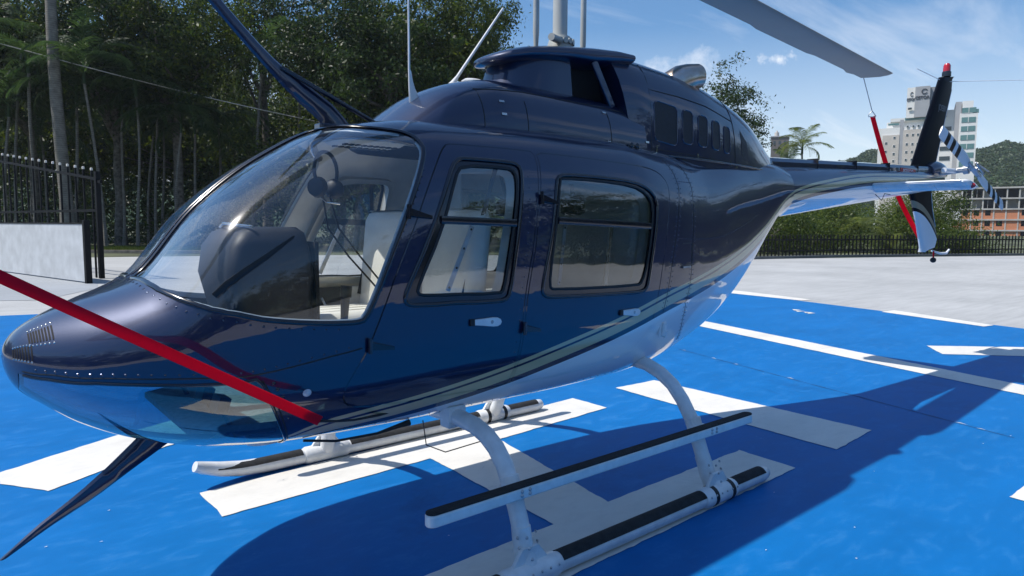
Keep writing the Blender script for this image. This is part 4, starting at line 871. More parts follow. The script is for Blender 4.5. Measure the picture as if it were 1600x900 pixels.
for s in (-1, 1):
    mb = MB(); mb.tube([(.86, YS+.03, .135), (.90, YS+.025, .118), (1.0, YS+.015, .085), (1.12, YS+.004, .058), (1.28, YS, RT), (1.6, YS, RT), (2.4, YS, RT), (3.50, YS, RT), (3.555, YS, RT+.004), (3.572, YS, RT+.004)], [.030, .036, .043, .046, RT, RT, RT, RT, .038, .022], 20)
    sk = part('skid_tube', side_m(mb, s), M_wpaint, smooth=50)
    for xa, xb in ((.98, 1.50), (1.83, 2.90), (3.20, 3.50)):
        rg = []
        for x in np.linspace(xa, xb, 8 if xa < 1 else 2):
            zc = RT+max(0, (1.28-x))**2*.28; yo = YS+max(0, 1.28-x)*.06
            rg.append([(x, yo+(RT+.0035)*math.cos(a), zc+(RT+.0035)*math.sin(a)) for a in np.linspace(math.radians(28), math.radians(152), 11)]+[(x, yo+(RT-.006)*math.cos(a), zc+(RT-.006)*math.sin(a)) for a in np.linspace(math.radians(152), math.radians(28), 11)])
        mb = MB(); mb.loft(rg); obj('grip_strip', side_m(mb, s), M_grip, sk, 40)
    for X in (1.665, 3.05):
        mb = MB(); mb.tube([(X-.15, YS, RT), (X-.135, YS, RT), (X+.135, YS, RT), (X+.15, YS, RT)], [.049, .056, .056, .049], 20)
        yt = -.945 if X < 2 else -.905; mb.tube([(X, yt, .235), (X, (yt+YS)/2+.012, .14), (X, YS+.008, .06)], [.0425, .045, .05], 16)
        mb.prism([(X-.115, .075), (X+.115, .075), (X+.045, .165), (X-.045, .165)], 'y', YS-.008, YS+.010)
        sd = part('skid_saddle', side_m(mb, s), M_wpaint, smooth=50)
        mb = MB()
        for k in range(6): mb.dome((X-.125+.05*k, YS-.053+0, RT+.022), (0, -1, .4), .006, .005)
        for z in (.13, .17, .21):
            mb.dome((X-.02, YS-.038+(z-.13)*.45, z), (0, -1, 0), .008, .008, 8); mb.dome((X+.05, YS+.0+(z-.13)*.26, z), (1, 0, 0), .008, .007, 8); mb.dome((X-.05, YS+.0+(z-.13)*.26, z), (-1, 0, 0), .008, .007, 8)
        obj('bolts', side_m(mb, s), M_alu, sd, 60, kind='stuff')
        mb = MB()
        for dx in (-.145, .145) if X > 3 else (): mb.tube([(X+dx*.55, YS, RT), (X+dx*.55+.03, YS, RT)], .0575, 20)
        if X > 3: obj('clamp_band', side_m(mb, s), M_black, sd, 60)
    # flight step
    def board(x0, x1, y0, y1, z0, z1, r=.09, n=8):
        out = []
        for cx, sgn in ((x1-r, 1), (x0+r, -1)):
            for k in range(n+1): a = -PI/2+PI*k/n; out.append((cx+sgn*r*math.cos(a), (y0+y1)/2+sgn*(y1-y0)/2*math.sin(a)))
        m_ = MB(); m_.prism(out, 'z', z0, z1); return m_
    stp = part('boarding_step', side_m(board(1.185, 3.46, -.978, -.918, .366, .416, .03), s), M_wpaint, smooth=40, bevel=.008)
    obj('step_grip', side_m(board(1.187, 3.458, -.976, -.920, .416, .422, .03), s), M_grip, stp, 40)
    for X, yy in ((1.665, -.868), (3.05, -.838)):
        mb = MB(); mb.box(X-.038, X+.038, -.92, yy+.0, .372, .408); mb.tube([(X, yy+.006, .435), (X, yy-.022, .365)], .0445, 16)
        bk = obj('step_bracket', side_m(mb, s), M_wpaint, stp, bevel=.005)
        mb = MB()
        for dx in (-.022, .022):
            for z in (.385, .403): mb.dome((X+dx, -.978, z), (0, -1, 0), .009, .008, 8)
        obj('bracket_bolts', side_m(mb, s), M_alu, bk, 60)
mb = MB(); mb.tube([(1.52, -.40, .60), (1.50, -.46, .50), (1.58, -.50, .46), (1.80, -.5, .47)], .0028, 6); part('ground_wire', mb, M_black, smooth=60)
mb = MB(); mb.tube([(.96, -.34, .60), (1.10, -.36, .575), (1.30, -.36, .57), (1.42, -.36, .585)], [.006, .006, .006, .012], 8); mb.tube([(1.42, -.36, .585), (1.47, -.36, .59)], [.012, .016], 8); part('belly_aerial', mb, M_black, smooth=60)
mb = MB(); mb.loft([[(.85+.085*k*math.cos(a), -.20+.05*k*math.sin(a), z) for a in np.linspace(0, 2*PI, 25)[:-1]] for k, z in ((1.0, .62), (1.0, .592), (.93, .582), (.7, .578))]); ll = part('landing_light_fairing', mb, M_wpaint, smooth=50)
# ------------------------------------------------------------------ cabin interior
def sec(x, off, n=40):
    t_ = np.full(n, float(x2t(x))); p_ = np.linspace(-PI/2, PI/2, n); P = surf_t(t_, p_); c_ = P.mean(0)*[1, 0, 1]; return P+(c_-P)/np.linalg.norm(c_-P, axis=1, keepdims=True)*off
def plate(x0, x1, zlo, zhi, off=.05):
    mb = MB(); rg = []
    for x in (x0, x1):
        P = sec((x0+x1)/2, off); P = P[(P[:, 2] > zlo) & (P[:, 2] < zhi)]; rg.append([(x, p[1], p[2]) for p in P]+[(x, -p[1], p[2]) for p in P[::-1]])
    mb.loft(rg); return mb
def floor_w(x): P = sec(x, .04); return float(-np.interp(.745, P[:20, 2], P[:20, 1])) if P[:20, 2].min() < .745 else .1
mb = MB(); rg = []
for x in np.linspace(.50, 3.04, 24): w = floor_w(x); rg.append([(x, -w, .72), (x, w, .72), (x, w, .745), (x, -w, .745)])
mb.loft(rg); part('cabin_floor', mb, M_floor)
part('aft_bulkhead', plate(2.98, 3.03, .70, 2.0), M_cream)
mb = MB(); mb.box(1.84, 1.95, -.13, .13, .72, 1.92); mb.box(1.80, 1.95, -.52, .52, .745, 1.02); part('control_column_cover', mb, M_cream, bevel=.02)
def cushion(mb, x0, x1, y0, y1, z0, z1, tilt=0.0, r=.05):
    out = []
    for z, ins in ((z0, .02), (z0+r*.5, 0), (z1-r, 0), (z1-r*.3, .012), (z1, .05)):
        ring = []
        for cx, cy, a0 in ((x1-r-ins, y1-r-ins, 0), (x0+r+ins, y1-r-ins, 90), (x0+r+ins, y0+r+ins, 180), (x1-r-ins, y0+r+ins, 270)):
            for k in range(5): a = math.radians(a0+22.5*k); ring.append((cx+r*math.cos(a)+tilt*(z-z0), cy+r*math.sin(a), z))
        out.append(ring)
    mb.loft(out)
for s in (-1, 1):
    st = thing_part = None
    mb = MB(); cushion(mb, 1.22, 1.74, s*.33-.23, s*.33+.23, .92, 1.065, r=.07); se = part('front_seat', mb, M_leather, smooth=60)
    mb = MB(); mb.box(1.26, 1.72, s*.33-.2, s*.33+.2, .72, .92); obj('seat_base', mb, M_cream, se, bevel=.02)
    mb = MB(); cushion(mb, 1.66, 1.79, s*.33-.22, s*.33+.22, 1.04, 1.60, .10, r=.06); obj('backrest', mb, M_leather, se, 60)
    mb = MB()
    for k in (-1, 0, 1): mb.tube([(1.24, s*.33+k*.1, 1.063), (1.5, s*.33+k*.1, 1.067), (1.68, s*.33+k*.1, 1.066)], .004, 5)
    obj('stitching', mb, M_cream, se)
    mb = MB(); mb.tube([(1.80, s*.60, 1.80), (1.76, s*.52, 1.5), (1.66, s*.50, 1.12)], .014, 6, sy=.15); obj('shoulder_belt', mb, M_panel, se)
    mb = MB(); mb.tube([(1.12, s*.33, .72), (1.10, s*.33, .95), (1.16, s*.33, 1.08), (1.17, s*.33, 1.22)], [.014, .014, .016, .022], 8); mb.tube([(1.17, s*.33, 1.2), (1.175, s*.33, 1.25)], .026, 8); part('cyclic_stick', mb, M_black, smooth=60)
    mb = MB()
    for k in (-.1, .1):
        mb.tube([(.62, s*.30+k, .80), (.66, s*.30+k, .70), (.82, s*.30+k, .69)], .012, 6); mb.obox((.61, s*.30+k, .83), (.01, 0, .03), (0, .045, 0), (.02, 0, -.006))
    part('rudder_pedals', mb, M_black, smooth=40)
mb = MB(); cushion(mb, 2.36, 2.94, -.56, .56, .90, 1.10, r=.07); rb = part('rear_bench', mb, M_leather, smooth=60); mb = MB(); cushion(mb, 2.82, 2.97, -.55, .55, 1.06, 1.68, .05, r=.05); obj('backrest', mb, M_leather, rb, 60); mb = MB(); mb.box(2.40, 2.95, -.48, .48, .745, .90); obj('bench_base', mb, M_cream, rb)
mb = MB()
for s in (-1, 1):
    mb.tube([(2.55, s*.30, 1.85), (2.60, s*.3, 1.68)], .012, 6); cushion(mb, 2.55, 2.64, s*.3-.07, s*.3+.07, 1.58, 1.69, r=.03)
part('hanging_headsets', mb, M_panel, smooth=50)
# instrument pod: curved hood over a tall console
rg = []
for z, xa, xb, w in ((.72, .86, 1.08, .13), (1.0, .82, 1.10, .15), (1.10, .76, 1.11, .21), (1.30, .72, 1.10, .245), (1.42, .74, 1.08, .245), (1.48, .78, 1.07, .225), (1.505, .83, 1.05, .18)):
    r = .05; ring = []
    for cx, cy, a0 in ((xb-r, w-r, 0), (xa+r, w-r, 90), (xa+r, -w+r, 180), (xb-r, -w+r, 270)):
        for k in range(5): a = math.radians(a0+22.5*k); ring.append((cx+r*math.cos(a), cy+r*math.sin(a)+.05, z))
    rg.append(ring)
mb = MB(); mb.loft(rg); ip = part('instrument_console', mb, M_panel, smooth=60)
mb = MB(); mb.box(1.095, 1.112, -.19, .29, 1.08, 1.44); fc_ = obj('instrument_face', mb, M_dark, ip); mb = MB()
for y in (-.12, .05, .22):
    for z in (1.15, 1.26, 1.37): mb.tube([(1.108, y, z), (1.12, y, z)], .042, 14)
obj('dials', mb, M_gloss, fc_, 60)
mb = MB(); mb.tube([(.83, -.17, 1.505), (.78, .05, 1.52), (.83, .27, 1.505)], .007, 6); obj('hood_edge', mb, M_steel, ip, 60)
mb = MB()
for z in (.80, .95, 1.02): mb.tube([(1.12, .02, z), (1.18, .05, z+.05), (1.14, .12, z+.12), (1.10, .16, z+.2)], .012, 6)
obj('wiring', mb, M_black, ip, 60)
# door sill box on the starboard side with its grab handle
mb = MB(); mb.box(1.20, 1.80, .585, .615, 1.02, 1.16); dp = part('door_pocket', mb, M_cream, bevel=.01); mb = MB(); mb.box(1.44, 1.60, .565, .59, 1.02, 1.16); q = obj('pocket_recess', mb, M_panel, dp); mb = MB(); mb.tube([(1.46, .565, 1.10), (1.47, .54, 1.06), (1.52, .535, 1.045), (1.57, .54, 1.06), (1.58, .565, 1.10)], .008, 8); obj('grab_handle', mb, M_steel, q, 60)
# headset on the windshield post with cords
mb = MB()
for c_, tw_ in (((1.24, .0, 1.77), 0),):
    mb.tube([(c_[0]+.085*math.cos(a), c_[1]+.06*math.cos(a), c_[2]+.09*math.sin(a)) for a in np.linspace(-.9, PI+.9, 22)], .009, 8)
hs = part('headset', mb, M_panel, smooth=60)
for sx in (-1, 1):
    p = np.array([1.24+sx*.06, sx*.045, 1.69]); mb = MB(); mb.tube([p-np.array([.7, .5, 0])*.035*sx, p, p+np.array([.7, .5, 0])*.03*sx], [.03, .05, .042], 16); obj('ear_cup', mb, M_panel, hs, 60)
mb = MB(); mb.tube([(1.20, -.02, 1.65), (1.22, -.05, 1.62), (1.28, -.06, 1.615)], .005, 6); obj('microphone_boom', mb, M_steel, hs)
mb = MB(); mb.tube([(1.22, .0, 1.66), (1.26, .03, 1.50), (1.38, .06, 1.36), (1.52, .08, 1.22), (1.62, .10, 1.12)], .005, 6); mb.tube([(1.27, .03, 1.66), (1.33, .06, 1.5), (1.46, .1, 1.36), (1.60, .14, 1.22), (1.68, .12, 1.10)], .005, 6); obj('cord', mb, M_black, hs, 60)
mb = MB(); cushion(mb, 1.28, 1.62, -.12, .12, 1.90, 1.95, r=.03); oc = part('overhead_console', mb, M_cream, smooth=50); mb = MB()
for k in range(9): mb.box(1.30+.033*k, 1.318+.033*k, -.08, -.05, 1.893, 1.905); mb.box(1.30+.033*k, 1.318+.033*k, .03, .06, 1.893, 1.905)
obj('breakers', mb, M_black, oc)
# centre post inside and dark roof beam
l = [(float(x2t(x)), PI/2-1e-4) for x in np.linspace(.41, 1.20, 24)]; P = surf_t(np.array(l)[:, 0], np.array(l)[:, 1]); mb = MB(); mb.loft([[(p[0]+.012, -.024, p[2]-.03), (p[0], -.03, p[2]-.004), (p[0], .03, p[2]-.004), (p[0]+.012, .024, p[2]-.03)] for p in P]); part('windshield_post', mb, M_gloss, smooth=30)
mb = MB(); ys = np.linspace(-.50, .50, 22); mb.tube([(1.43-.16*(1-(abs(y)/.5)**2)*1.2, y, 1.93-.05*(abs(y)/.5)**3) for y in ys], .022, 8); part('roof_beam', mb, M_gloss, smooth=60)
mb = MB(); P, q = on_surf(1.47, 1.80, -.04); mb.dome(P, -q, .018, .012, 12); part('door_knob', mb, M_red, smooth=60)
# reflection of the wire cutter on the port pane, built as a dark strip
mb = MB(); wl = [(.56, 1.26), (.60, 1.30), (.66, 1.345), (.74, 1.40), (.84, 1.47)]
pp = [on_surf(x, z, .010)[0] for x, z in wl]; mb.tube(pp, [.012, .013, .012, .010, .004], 6, sy=.6); 
part('cutter_reflection', mb, M_black, smooth=60)
# ------------------------------------------------------------------ tie-down straps
M_strap = mat('red_webbing', (.66, .004, .045), .85, var=.12, vscale=40, bmp=.5, bscale=400)
_t = M_strap.node_tree; _o = [n for n in _t.nodes if n.type == 'OUTPUT_MATERIAL'][0]; _tl = nd(_t, 'ShaderNodeBsdfTranslucent'); _tl.inputs['Color'].default_value = (.98, .012, .085, 1); _mx = nd(_t, 'ShaderNodeMixShader'); _mx.inputs[0].default_value = .62; lk(_t, _t.nodes['Principled BSDF'].outputs[0], _mx.inputs[1]); lk(_t, _tl.outputs[0], _mx.inputs[2]); lk(_t, _mx.outputs[0], _o.inputs['Surface'])
def ribbon(path, w, up_, th=.0025):
    mb = MB(); rg = []; path = [np.array(p, float) for p in path]
    for i, p in enumerate(path):
        t_ = path[min(i+1, len(path)-1)]-path[max(i-1, 0)]; t_ /= np.linalg.norm(t_); a = np.asarray(up_, float)-t_*np.dot(up_, t_); a /= np.linalg.norm(a); b = np.cross(t_, a); rg.append([p+a*w/2+b*th, p-a*w/2+b*th, p-a*w/2-b*th, p+a*w/2-b*th])
    mb.loft(rg); return mb
E0 = np.array([.862, -.735, .794]); T0 = np.array([-2.22, -.23, 2.80])
fs = thing('tie_down_strap', 'red webbing strap slanting down across the nose to a black hook', 'strap', tuple(map(float, E0)))
o = obj('webbing', ribbon([(T0-E0)*k-np.array([0, 0, .035*math.sin(PI*k)]) for k in np.linspace(0, 1, 14)], .037, (.5, -.25, .8)), M_strap, fs)
mb = MB(); mb.tube([(0, 0, 0), (.08, .04, -.025), (.2, .12, -.06), (.35, .2, -.085), (.46, .24, -.085)], [.006, .005, .005, .006, .012], 8); mb.tube([(.46, .24, -.085), (.5, .25, -.082)], [.014, .006], 8); obj('hook', mb, M_black, fs, 60)
R0 = np.array([7.76, .34, 3.19]); R1 = np.array([7.93, .30, 2.84]); R2 = np.array([8.95, .09, 1.42])
rs = thing('tie_down_strap', 'red webbing strap hanging from the grey rotor blade to the tail fin', 'strap', tuple(map(float, R2)))
mb = MB(); mb.tube([R0-R2, R1-R2], .005, 6); e1_ = R1-R2; mb.tube([e1_, e1_+[-.04, .02, -.045], e1_+[-.03, .02, -.065], e1_+[.05, -.02, -.065], e1_+[.055, -.02, -.05], e1_], .005, 6); obj('wire_hook', mb, M_alu, rs, 60)
obj('webbing', ribbon([e1_+[.02, 0, -.06]+(-e1_-[.02, 0, -.06])*k+np.array([-.10, 0, -.06])*math.sin(PI*k) for k in np.linspace(0, 1, 16)], .052, (.75, -.65, .1)), M_strap, rs)
mb = MB(); mb.tube([(9.12, -.02, 1.25), (9.12, -.02, 1.17)], .010, 8)
pn = thing('safety_pin', 'small red pin with a black ball hanging below the tail fin', 'pin', (9.12, -.02, 1.14))
mb = MB(); mb.tube([(0, 0, .11), (0, 0, .02)], .009, 8); obj('pin', mb, M_strap, pn, 60)
mb = MB(); mb.loft([[(.034*math.sin(b_)*math.cos(a), .034*math.sin(b_)*math.sin(a), .0-.034*math.cos(b_)) for a in np.linspace(0, 2*PI, 17)[:-1]] for b_ in np.linspace(.05, PI-.05, 11)]); obj('ball', mb, M_black, pn, 60)
# ------------------------------------------------------------------ plants
def leaf_mat(name, c0, c1, trans=0.45, sat=None):
    m = bpy.data.materials.new(name); m.use_nodes = True; t = m.node_tree
    for n in list(t.nodes): t.nodes.remove(n)
    out = nd(t, 'ShaderNodeOutputMaterial'); di = nd(t, 'ShaderNodeBsdfPrincipled'); tl = nd(t, 'ShaderNodeBsdfTranslucent'); mx_ = nd(t, 'ShaderNodeMixShader')
    gi = nd(t, 'ShaderNodeNewGeometry'); oi = nd(t, 'ShaderNodeObjectInfo')
    f = mth(t, 'ADD', mth(t, 'MULTIPLY', gi.outputs['Random Per Island'], 0.75), mth(t, 'MULTIPLY', oi.outputs['Random'], 0.25))
    c = ramp(t, f, [(0.1, c0), (0.9, c1)]); lk(t, c, di.inputs['Base Color']); di.inputs['Roughness'].default_value = 0.45; di.inputs['Specular IOR Level'].default_value = 0.25
    hs_ = nd(t, 'ShaderNodeHueSaturation', Saturation=1.15, Value=1.7, Hue=0.48); lk(t, c, hs_.inputs['Color']); lk(t, hs_.outputs[0], tl.inputs['Color'])
    mx_.inputs[0].default_value = trans; lk(t, di.outputs[0], mx_.inputs[1]); lk(t, tl.outputs[0], mx_.inputs[2]); lk(t, mx_.outputs[0], out.inputs['Surface']); return m
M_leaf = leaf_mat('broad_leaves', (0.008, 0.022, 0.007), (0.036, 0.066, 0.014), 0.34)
M_leaf2 = leaf_mat('lighter_broad_leaves', (0.014, 0.034, 0.009), (0.085, 0.12, 0.020), 0.42)  # lightened copy of the broad leaves, sunlight put into the colour
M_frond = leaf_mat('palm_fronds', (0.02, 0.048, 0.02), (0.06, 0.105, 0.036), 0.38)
M_frond2 = leaf_mat('sunlit_palm_fronds', (0.07, 0.11, 0.04), (0.17, 0.20, 0.07), 0.45)  # lit copy of the palm fronds: sun painted into a paler green
M_leaf3 = leaf_mat('bright_hedge_leaves', (0.03, 0.06, 0.014), (0.12, 0.16, 0.035), 0.45)  # hedge green made lighter so the colour itself carries sunlight
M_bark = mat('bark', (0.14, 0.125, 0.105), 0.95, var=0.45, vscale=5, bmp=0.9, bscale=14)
def palm_bark():
    m, t, b = nodes_of('palm_bark'); setc(b, (0.2, 0.19, 0.165), 0.9); w = nd(t, 'ShaderNodeTexWave', Scale=2.6, Distortion=1.5, bands_direction='Z'); lk(t, nd(t, 'ShaderNodeTexCoord').outputs['Object'], w.inputs['Vector'])
    f = mth(t, 'ADD', mth(t, 'MULTIPLY', w.outputs['Fac'], 0.12), mth(t, 'MULTIPLY', noise(t, 3, 7, .65), 0.85)); lk(t, ramp(t, f, [(0.25, (0.07, 0.065, 0.055)), (0.75, (0.27, 0.25, 0.215))]), b.inputs['Base Color']); bump(t, b, f, 0.6, 0.02); return m
M_palm = palm_bark()
RG = np.random.default_rng(11)
def leaves(P, D, size, rng, aspect=0.42):
    """diamond leaves at points P facing roughly along D"""
    n = len(P); d = D+rng.normal(0, .75, (n, 3)); d /= np.linalg.norm(d, axis=1, keepdims=True)+1e-9
    a = rng.normal(0, 1, (n, 3)); a[:, 2] -= .35; a -= d*(a*d).sum(1, keepdims=True); a /= np.linalg.norm(a, axis=1, keepdims=True)+1e-9; b = np.cross(d, a)
    L = size*rng.uniform(.6, 1.35, (n, 1)); V = np.stack([P, P+a*L*.5+b*L*aspect*.5+d*L*.06, P+a*L, P+a*L*.5-b*L*aspect*.5+d*L*.06], 1).reshape(-1, 3)
    return V, (np.arange(n*4).reshape(n, 4))
def mesh_np(name, V, F, material):
    me = bpy.data.meshes.new(name); V = np.asarray(V, np.float32); F = np.asarray(F, np.int32); k = F.shape[1]
    me.vertices.add(len(V)); me.vertices.foreach_set('co', V.ravel()); me.loops.add(F.size); me.loops.foreach_set('vertex_index', F.ravel()); me.polygons.add(len(F)); me.polygons.foreach_set('loop_start', np.arange(0, F.size, k, dtype=np.int32))
    me.update(calc_edges=True); me.validate(); me.materials.append(material); return me
def crown(seed, rx, rz, clumps, per, size, material, sparse=0.25, clr=0.95):
    """crown about the origin: uneven clumps of leaves through an ellipsoid with gaps"""
    rng = np.random.default_rng(seed); u = rng.normal(0, 1, (clumps, 3)); u /= np.linalg.norm(u, axis=1, keepdims=True); r = rng.uniform(.25, 1.0, (clumps, 1))**.55*(1+.22*np.sin(u[:, :1]*5+seed)+.15*np.cos(u[:, 1:2]*7-seed))
    c = u*r*np.array([rx, rx, rz]); c = c[rng.uniform(0, 1, clumps) > sparse*(c[:, 2] < -rz*.55)]
    rad = rng.uniform(.55, 1.1, (len(c), 1, 1))*clr; off = rng.normal(0, .5, (len(c), per, 3))*rad*np.array([1, 1, .62]); P = (c[:, None]+off).reshape(-1, 3); D = (off+c[:, None]*.25+np.array([0, 0, .5])).reshape(-1, 3); D /= np.linalg.norm(D, axis=1, keepdims=True)+1e-9
    V, F = leaves(P, D, size, rng); return mesh_np('crown', V, F, material), c
def trunk_mesh(h, r, cl, seed, lean=0.0, ch=0.0):
    rng = random.Random(seed); mb = MB(); pts = [(lean*(k/7)**1.5*h*.2+rng.uniform(-.1, .1)*(k > 0), rng.uniform(-.1, .1)*(k > 0), h*k/7) for k in range(8)]; mb.tube(pts, [r*(1.25 if k == 0 else 1)*(1-.075*k) for k in range(8)], 9)
    for c in cl[:: max(1, len(cl)//13)][:13]:
        s = pts[rng.choice((4, 5, 6, 7))]; e = (c[0]*.8, c[1]*.8, ch+c[2]*.8); m_ = tuple((a+b)/2+rng.uniform(-.3, .3) for a, b in zip(s, e)); mb.tube([s, m_, e], [r*.42, r*.26, r*.08], 6)
    return mb
def frond_mesh(seed, L=2.7, droop=1.0, pairs=40, leaf=0.75, width=0.045, mat_=None):
    rng = np.random.default_rng(seed); V = []; F = []
    s = np.linspace(0, 1, 12); el = math.radians(58)-droop*s*1.9; xs = np.concatenate([[0], np.cumsum(np.cos(el[:-1])*L/11)]); zs = np.concatenate([[0], np.cumsum(np.sin(el[:-1])*L/11)])
    for i in range(11):
        w0, w1 = .028*(1-s[i])+.004, .028*(1-s[i+1])+.004; o = len(V); V += [(xs[i], -w0, zs[i]), (xs[i], w0, zs[i]), (xs[i+1], w1, zs[i+1]), (xs[i+1], -w1, zs[i+1])]; F.append((o, o+1, o+2, o+3))
    for k in range(pairs):
        f = .14+.86*(k+.5)/pairs; x = np.interp(f, s, xs); z = np.interp(f, s, zs); e = np.interp(f, s, el); ll = leaf*(math.sin(PI*min(f*.9+.12, 1))**.7)*rng.uniform(.85, 1.1)
        for sd in (-1, 1):
            a = math.radians(rng.uniform(48, 66)); d = np.array([math.cos(a)*math.cos(e), sd*math.sin(a), math.cos(a)*math.sin(e)+.15]); p0 = np.array([x, 0, z]); p1 = p0+d*ll*.5+np.array([0, 0, -.03]); p2 = p0+d*ll*.95+np.array([0, 0, -.30*ll*rng.uniform(.6, 1.6)]); w = np.array([width*math.cos(e)*.9, 0, width*.3]); o = len(V)
            V += [p0-w*.4, p0+w*.4, p1+w*.5, p1-w*.5, p2+w*.06, p2-w*.06]; F += [(o, o+1, o+2, o+3), (o+3, o+2, o+4, o+5)]
    return mesh_np('frond', np.array(V), np.array(F), mat_ or M_frond)
FR = [frond_mesh(1, 2.9, .75), frond_mesh(2, 3.0, 1.05), frond_mesh(3, 2.8, 1.35), frond_mesh(4, 2.6, 1.7)]
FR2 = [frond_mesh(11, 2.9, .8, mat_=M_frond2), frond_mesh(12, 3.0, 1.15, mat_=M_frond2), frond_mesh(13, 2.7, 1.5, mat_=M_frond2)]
def palm(loc, h, label, seed, r=.11, scale=1.0, lean=0.0, fr=FR, nf=13, group=None, zero=0.0, name='palm_tree'):
    rng = random.Random(seed); t = thing(name, label, 'palm tree', loc, rng.uniform(0, 6.28), group)
    mb = MB(); pts = [(lean*(k/6)**1.4*h*.25, .12*math.sin(k*.9+seed), h*k/6) for k in range(7)]; mb.tube(pts, [r*(1.35 if k == 0 else 1-.05*k) for k in range(7)], 9); obj('trunk', mb, M_palm, t, 60)
    tip = pts[-1]; mb = MB(); mb.tube([(tip[0], tip[1], h-.05), (tip[0], tip[1], h+.55*scale)], [r*.95, r*.6], 9); obj('crownshaft', mb, M_frond, t, 60)
    for k in range(nf):
        f = link('frond', rng.choice(fr), t); a = k*2.399+rng.uniform(-.2, .2); tilt = rng.uniform(-.55, .5)+(.35 if k < nf*.4 else -.0)
        f.matrix_local = Matrix.Translation((tip[0], tip[1], h+.35*scale)) @ Matrix.Rotation(a, 4, 'Z') @ Matrix.Rotation(tilt, 4, 'Y') @ Matrix.Scale(scale*rng.uniform(.85, 1.12), 4)
    return t
CR = {}
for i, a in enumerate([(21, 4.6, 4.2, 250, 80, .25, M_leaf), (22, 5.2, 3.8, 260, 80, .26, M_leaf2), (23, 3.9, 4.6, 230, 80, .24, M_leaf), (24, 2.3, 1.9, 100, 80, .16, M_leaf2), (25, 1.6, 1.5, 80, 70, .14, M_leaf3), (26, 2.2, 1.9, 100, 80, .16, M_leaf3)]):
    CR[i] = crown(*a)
def tree(loc, h, k, label, seed, r=.3, scale=1.0, group=None, lean=0.0, name='broadleaf_tree', cat='tree', mat_=None):
    t = thing(name, label, cat, loc, (seed*1.7) % 6.28, group); me, cl = CR[k]
    obj('trunk', trunk_mesh(h*.92, r, cl*scale, seed, lean, h), M_bark, t, 60); c = link('crown', me, t); c.location = (lean*h*.2, 0, h); c.scale = (scale,)*3; return t
# --- dark wood on the left
PL = [(167, 40, 9.6, 'slender palm with pale trunk just right of the black fence end', .10), (194, 43, 8.4, 'thin palm second from the black fence in the shaded wood', .09), (219, 41, 9.2, 'thin palm third from the black fence in the shaded wood', .09),
      (232, 45, 7.4, 'thin palm fourth from the black fence in the shaded wood', .085), (245, 43, 8.6, 'thin palm fifth from the black fence in the shaded wood', .09), (258, 46, 9.4, 'thin palm sixth from the black fence in the shaded wood', .09),
      (275, 42, 7.2, 'rightmost thin palm trunk before the windshield edge', .09), (55, 40, 10.2, 'palm with drooping dark fronds behind the black fence', .12), (122, 42, 9.0, 'palm beside the thick trunk with fronds hanging low', .11), (26, 42, 12.5, 'leaning thin palm trunk at the far left edge', .10),
      (305, 44, 7.4, 'palm with wide dark fronds behind the windshield post', .10), (345, 47, 8.2, 'palm in deep shade left of the wire cutter', .10), (395, 45, 11.5, 'palm whose fronds show against bright sky by the wire cutter', .11), (468, 48, 12.6, 'tall palm with feathery fronds in the sky gap right of the wire cutter', .11), (80, 46, 7.5, 'low palm deep behind the thick trunk', .10), (10, 41, 8.0, 'palm at the left edge behind the fence', .11)]
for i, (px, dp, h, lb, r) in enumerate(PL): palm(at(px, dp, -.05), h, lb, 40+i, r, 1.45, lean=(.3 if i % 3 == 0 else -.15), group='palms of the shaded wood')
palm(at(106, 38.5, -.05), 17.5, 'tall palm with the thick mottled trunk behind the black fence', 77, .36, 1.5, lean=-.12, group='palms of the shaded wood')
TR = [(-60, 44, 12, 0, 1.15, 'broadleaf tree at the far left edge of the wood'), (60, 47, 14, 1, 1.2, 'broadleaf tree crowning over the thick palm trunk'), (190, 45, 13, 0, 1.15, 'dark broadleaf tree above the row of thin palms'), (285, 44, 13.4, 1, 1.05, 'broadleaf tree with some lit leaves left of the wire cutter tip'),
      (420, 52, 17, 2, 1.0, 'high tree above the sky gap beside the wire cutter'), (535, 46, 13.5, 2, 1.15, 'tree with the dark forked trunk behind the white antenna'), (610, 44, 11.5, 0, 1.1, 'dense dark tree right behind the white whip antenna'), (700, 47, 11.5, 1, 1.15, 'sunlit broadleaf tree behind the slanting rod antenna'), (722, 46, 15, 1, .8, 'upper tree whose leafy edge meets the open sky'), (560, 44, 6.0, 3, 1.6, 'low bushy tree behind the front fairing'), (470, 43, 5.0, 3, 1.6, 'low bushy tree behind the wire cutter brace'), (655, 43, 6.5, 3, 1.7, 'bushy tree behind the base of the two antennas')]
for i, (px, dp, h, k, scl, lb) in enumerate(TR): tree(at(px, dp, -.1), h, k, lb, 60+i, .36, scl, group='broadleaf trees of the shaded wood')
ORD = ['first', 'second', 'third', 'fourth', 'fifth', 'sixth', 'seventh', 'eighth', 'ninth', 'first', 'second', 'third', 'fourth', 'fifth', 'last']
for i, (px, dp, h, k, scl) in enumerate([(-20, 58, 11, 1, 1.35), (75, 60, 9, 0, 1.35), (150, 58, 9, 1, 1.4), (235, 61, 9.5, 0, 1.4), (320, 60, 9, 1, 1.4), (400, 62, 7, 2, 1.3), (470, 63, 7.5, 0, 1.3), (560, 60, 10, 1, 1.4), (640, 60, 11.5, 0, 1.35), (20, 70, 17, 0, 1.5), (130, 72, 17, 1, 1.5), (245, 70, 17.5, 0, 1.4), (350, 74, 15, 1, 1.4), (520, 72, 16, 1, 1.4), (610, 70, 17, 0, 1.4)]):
    tree(at(px, dp, -.1), h, k, 'dark tree deep in the wood, '+ORD[i]+' of the '+('nearer' if dp < 65 else 'farther')+' back row from the left', 90+i, .3, scl, group='trees deep in the shaded wood')
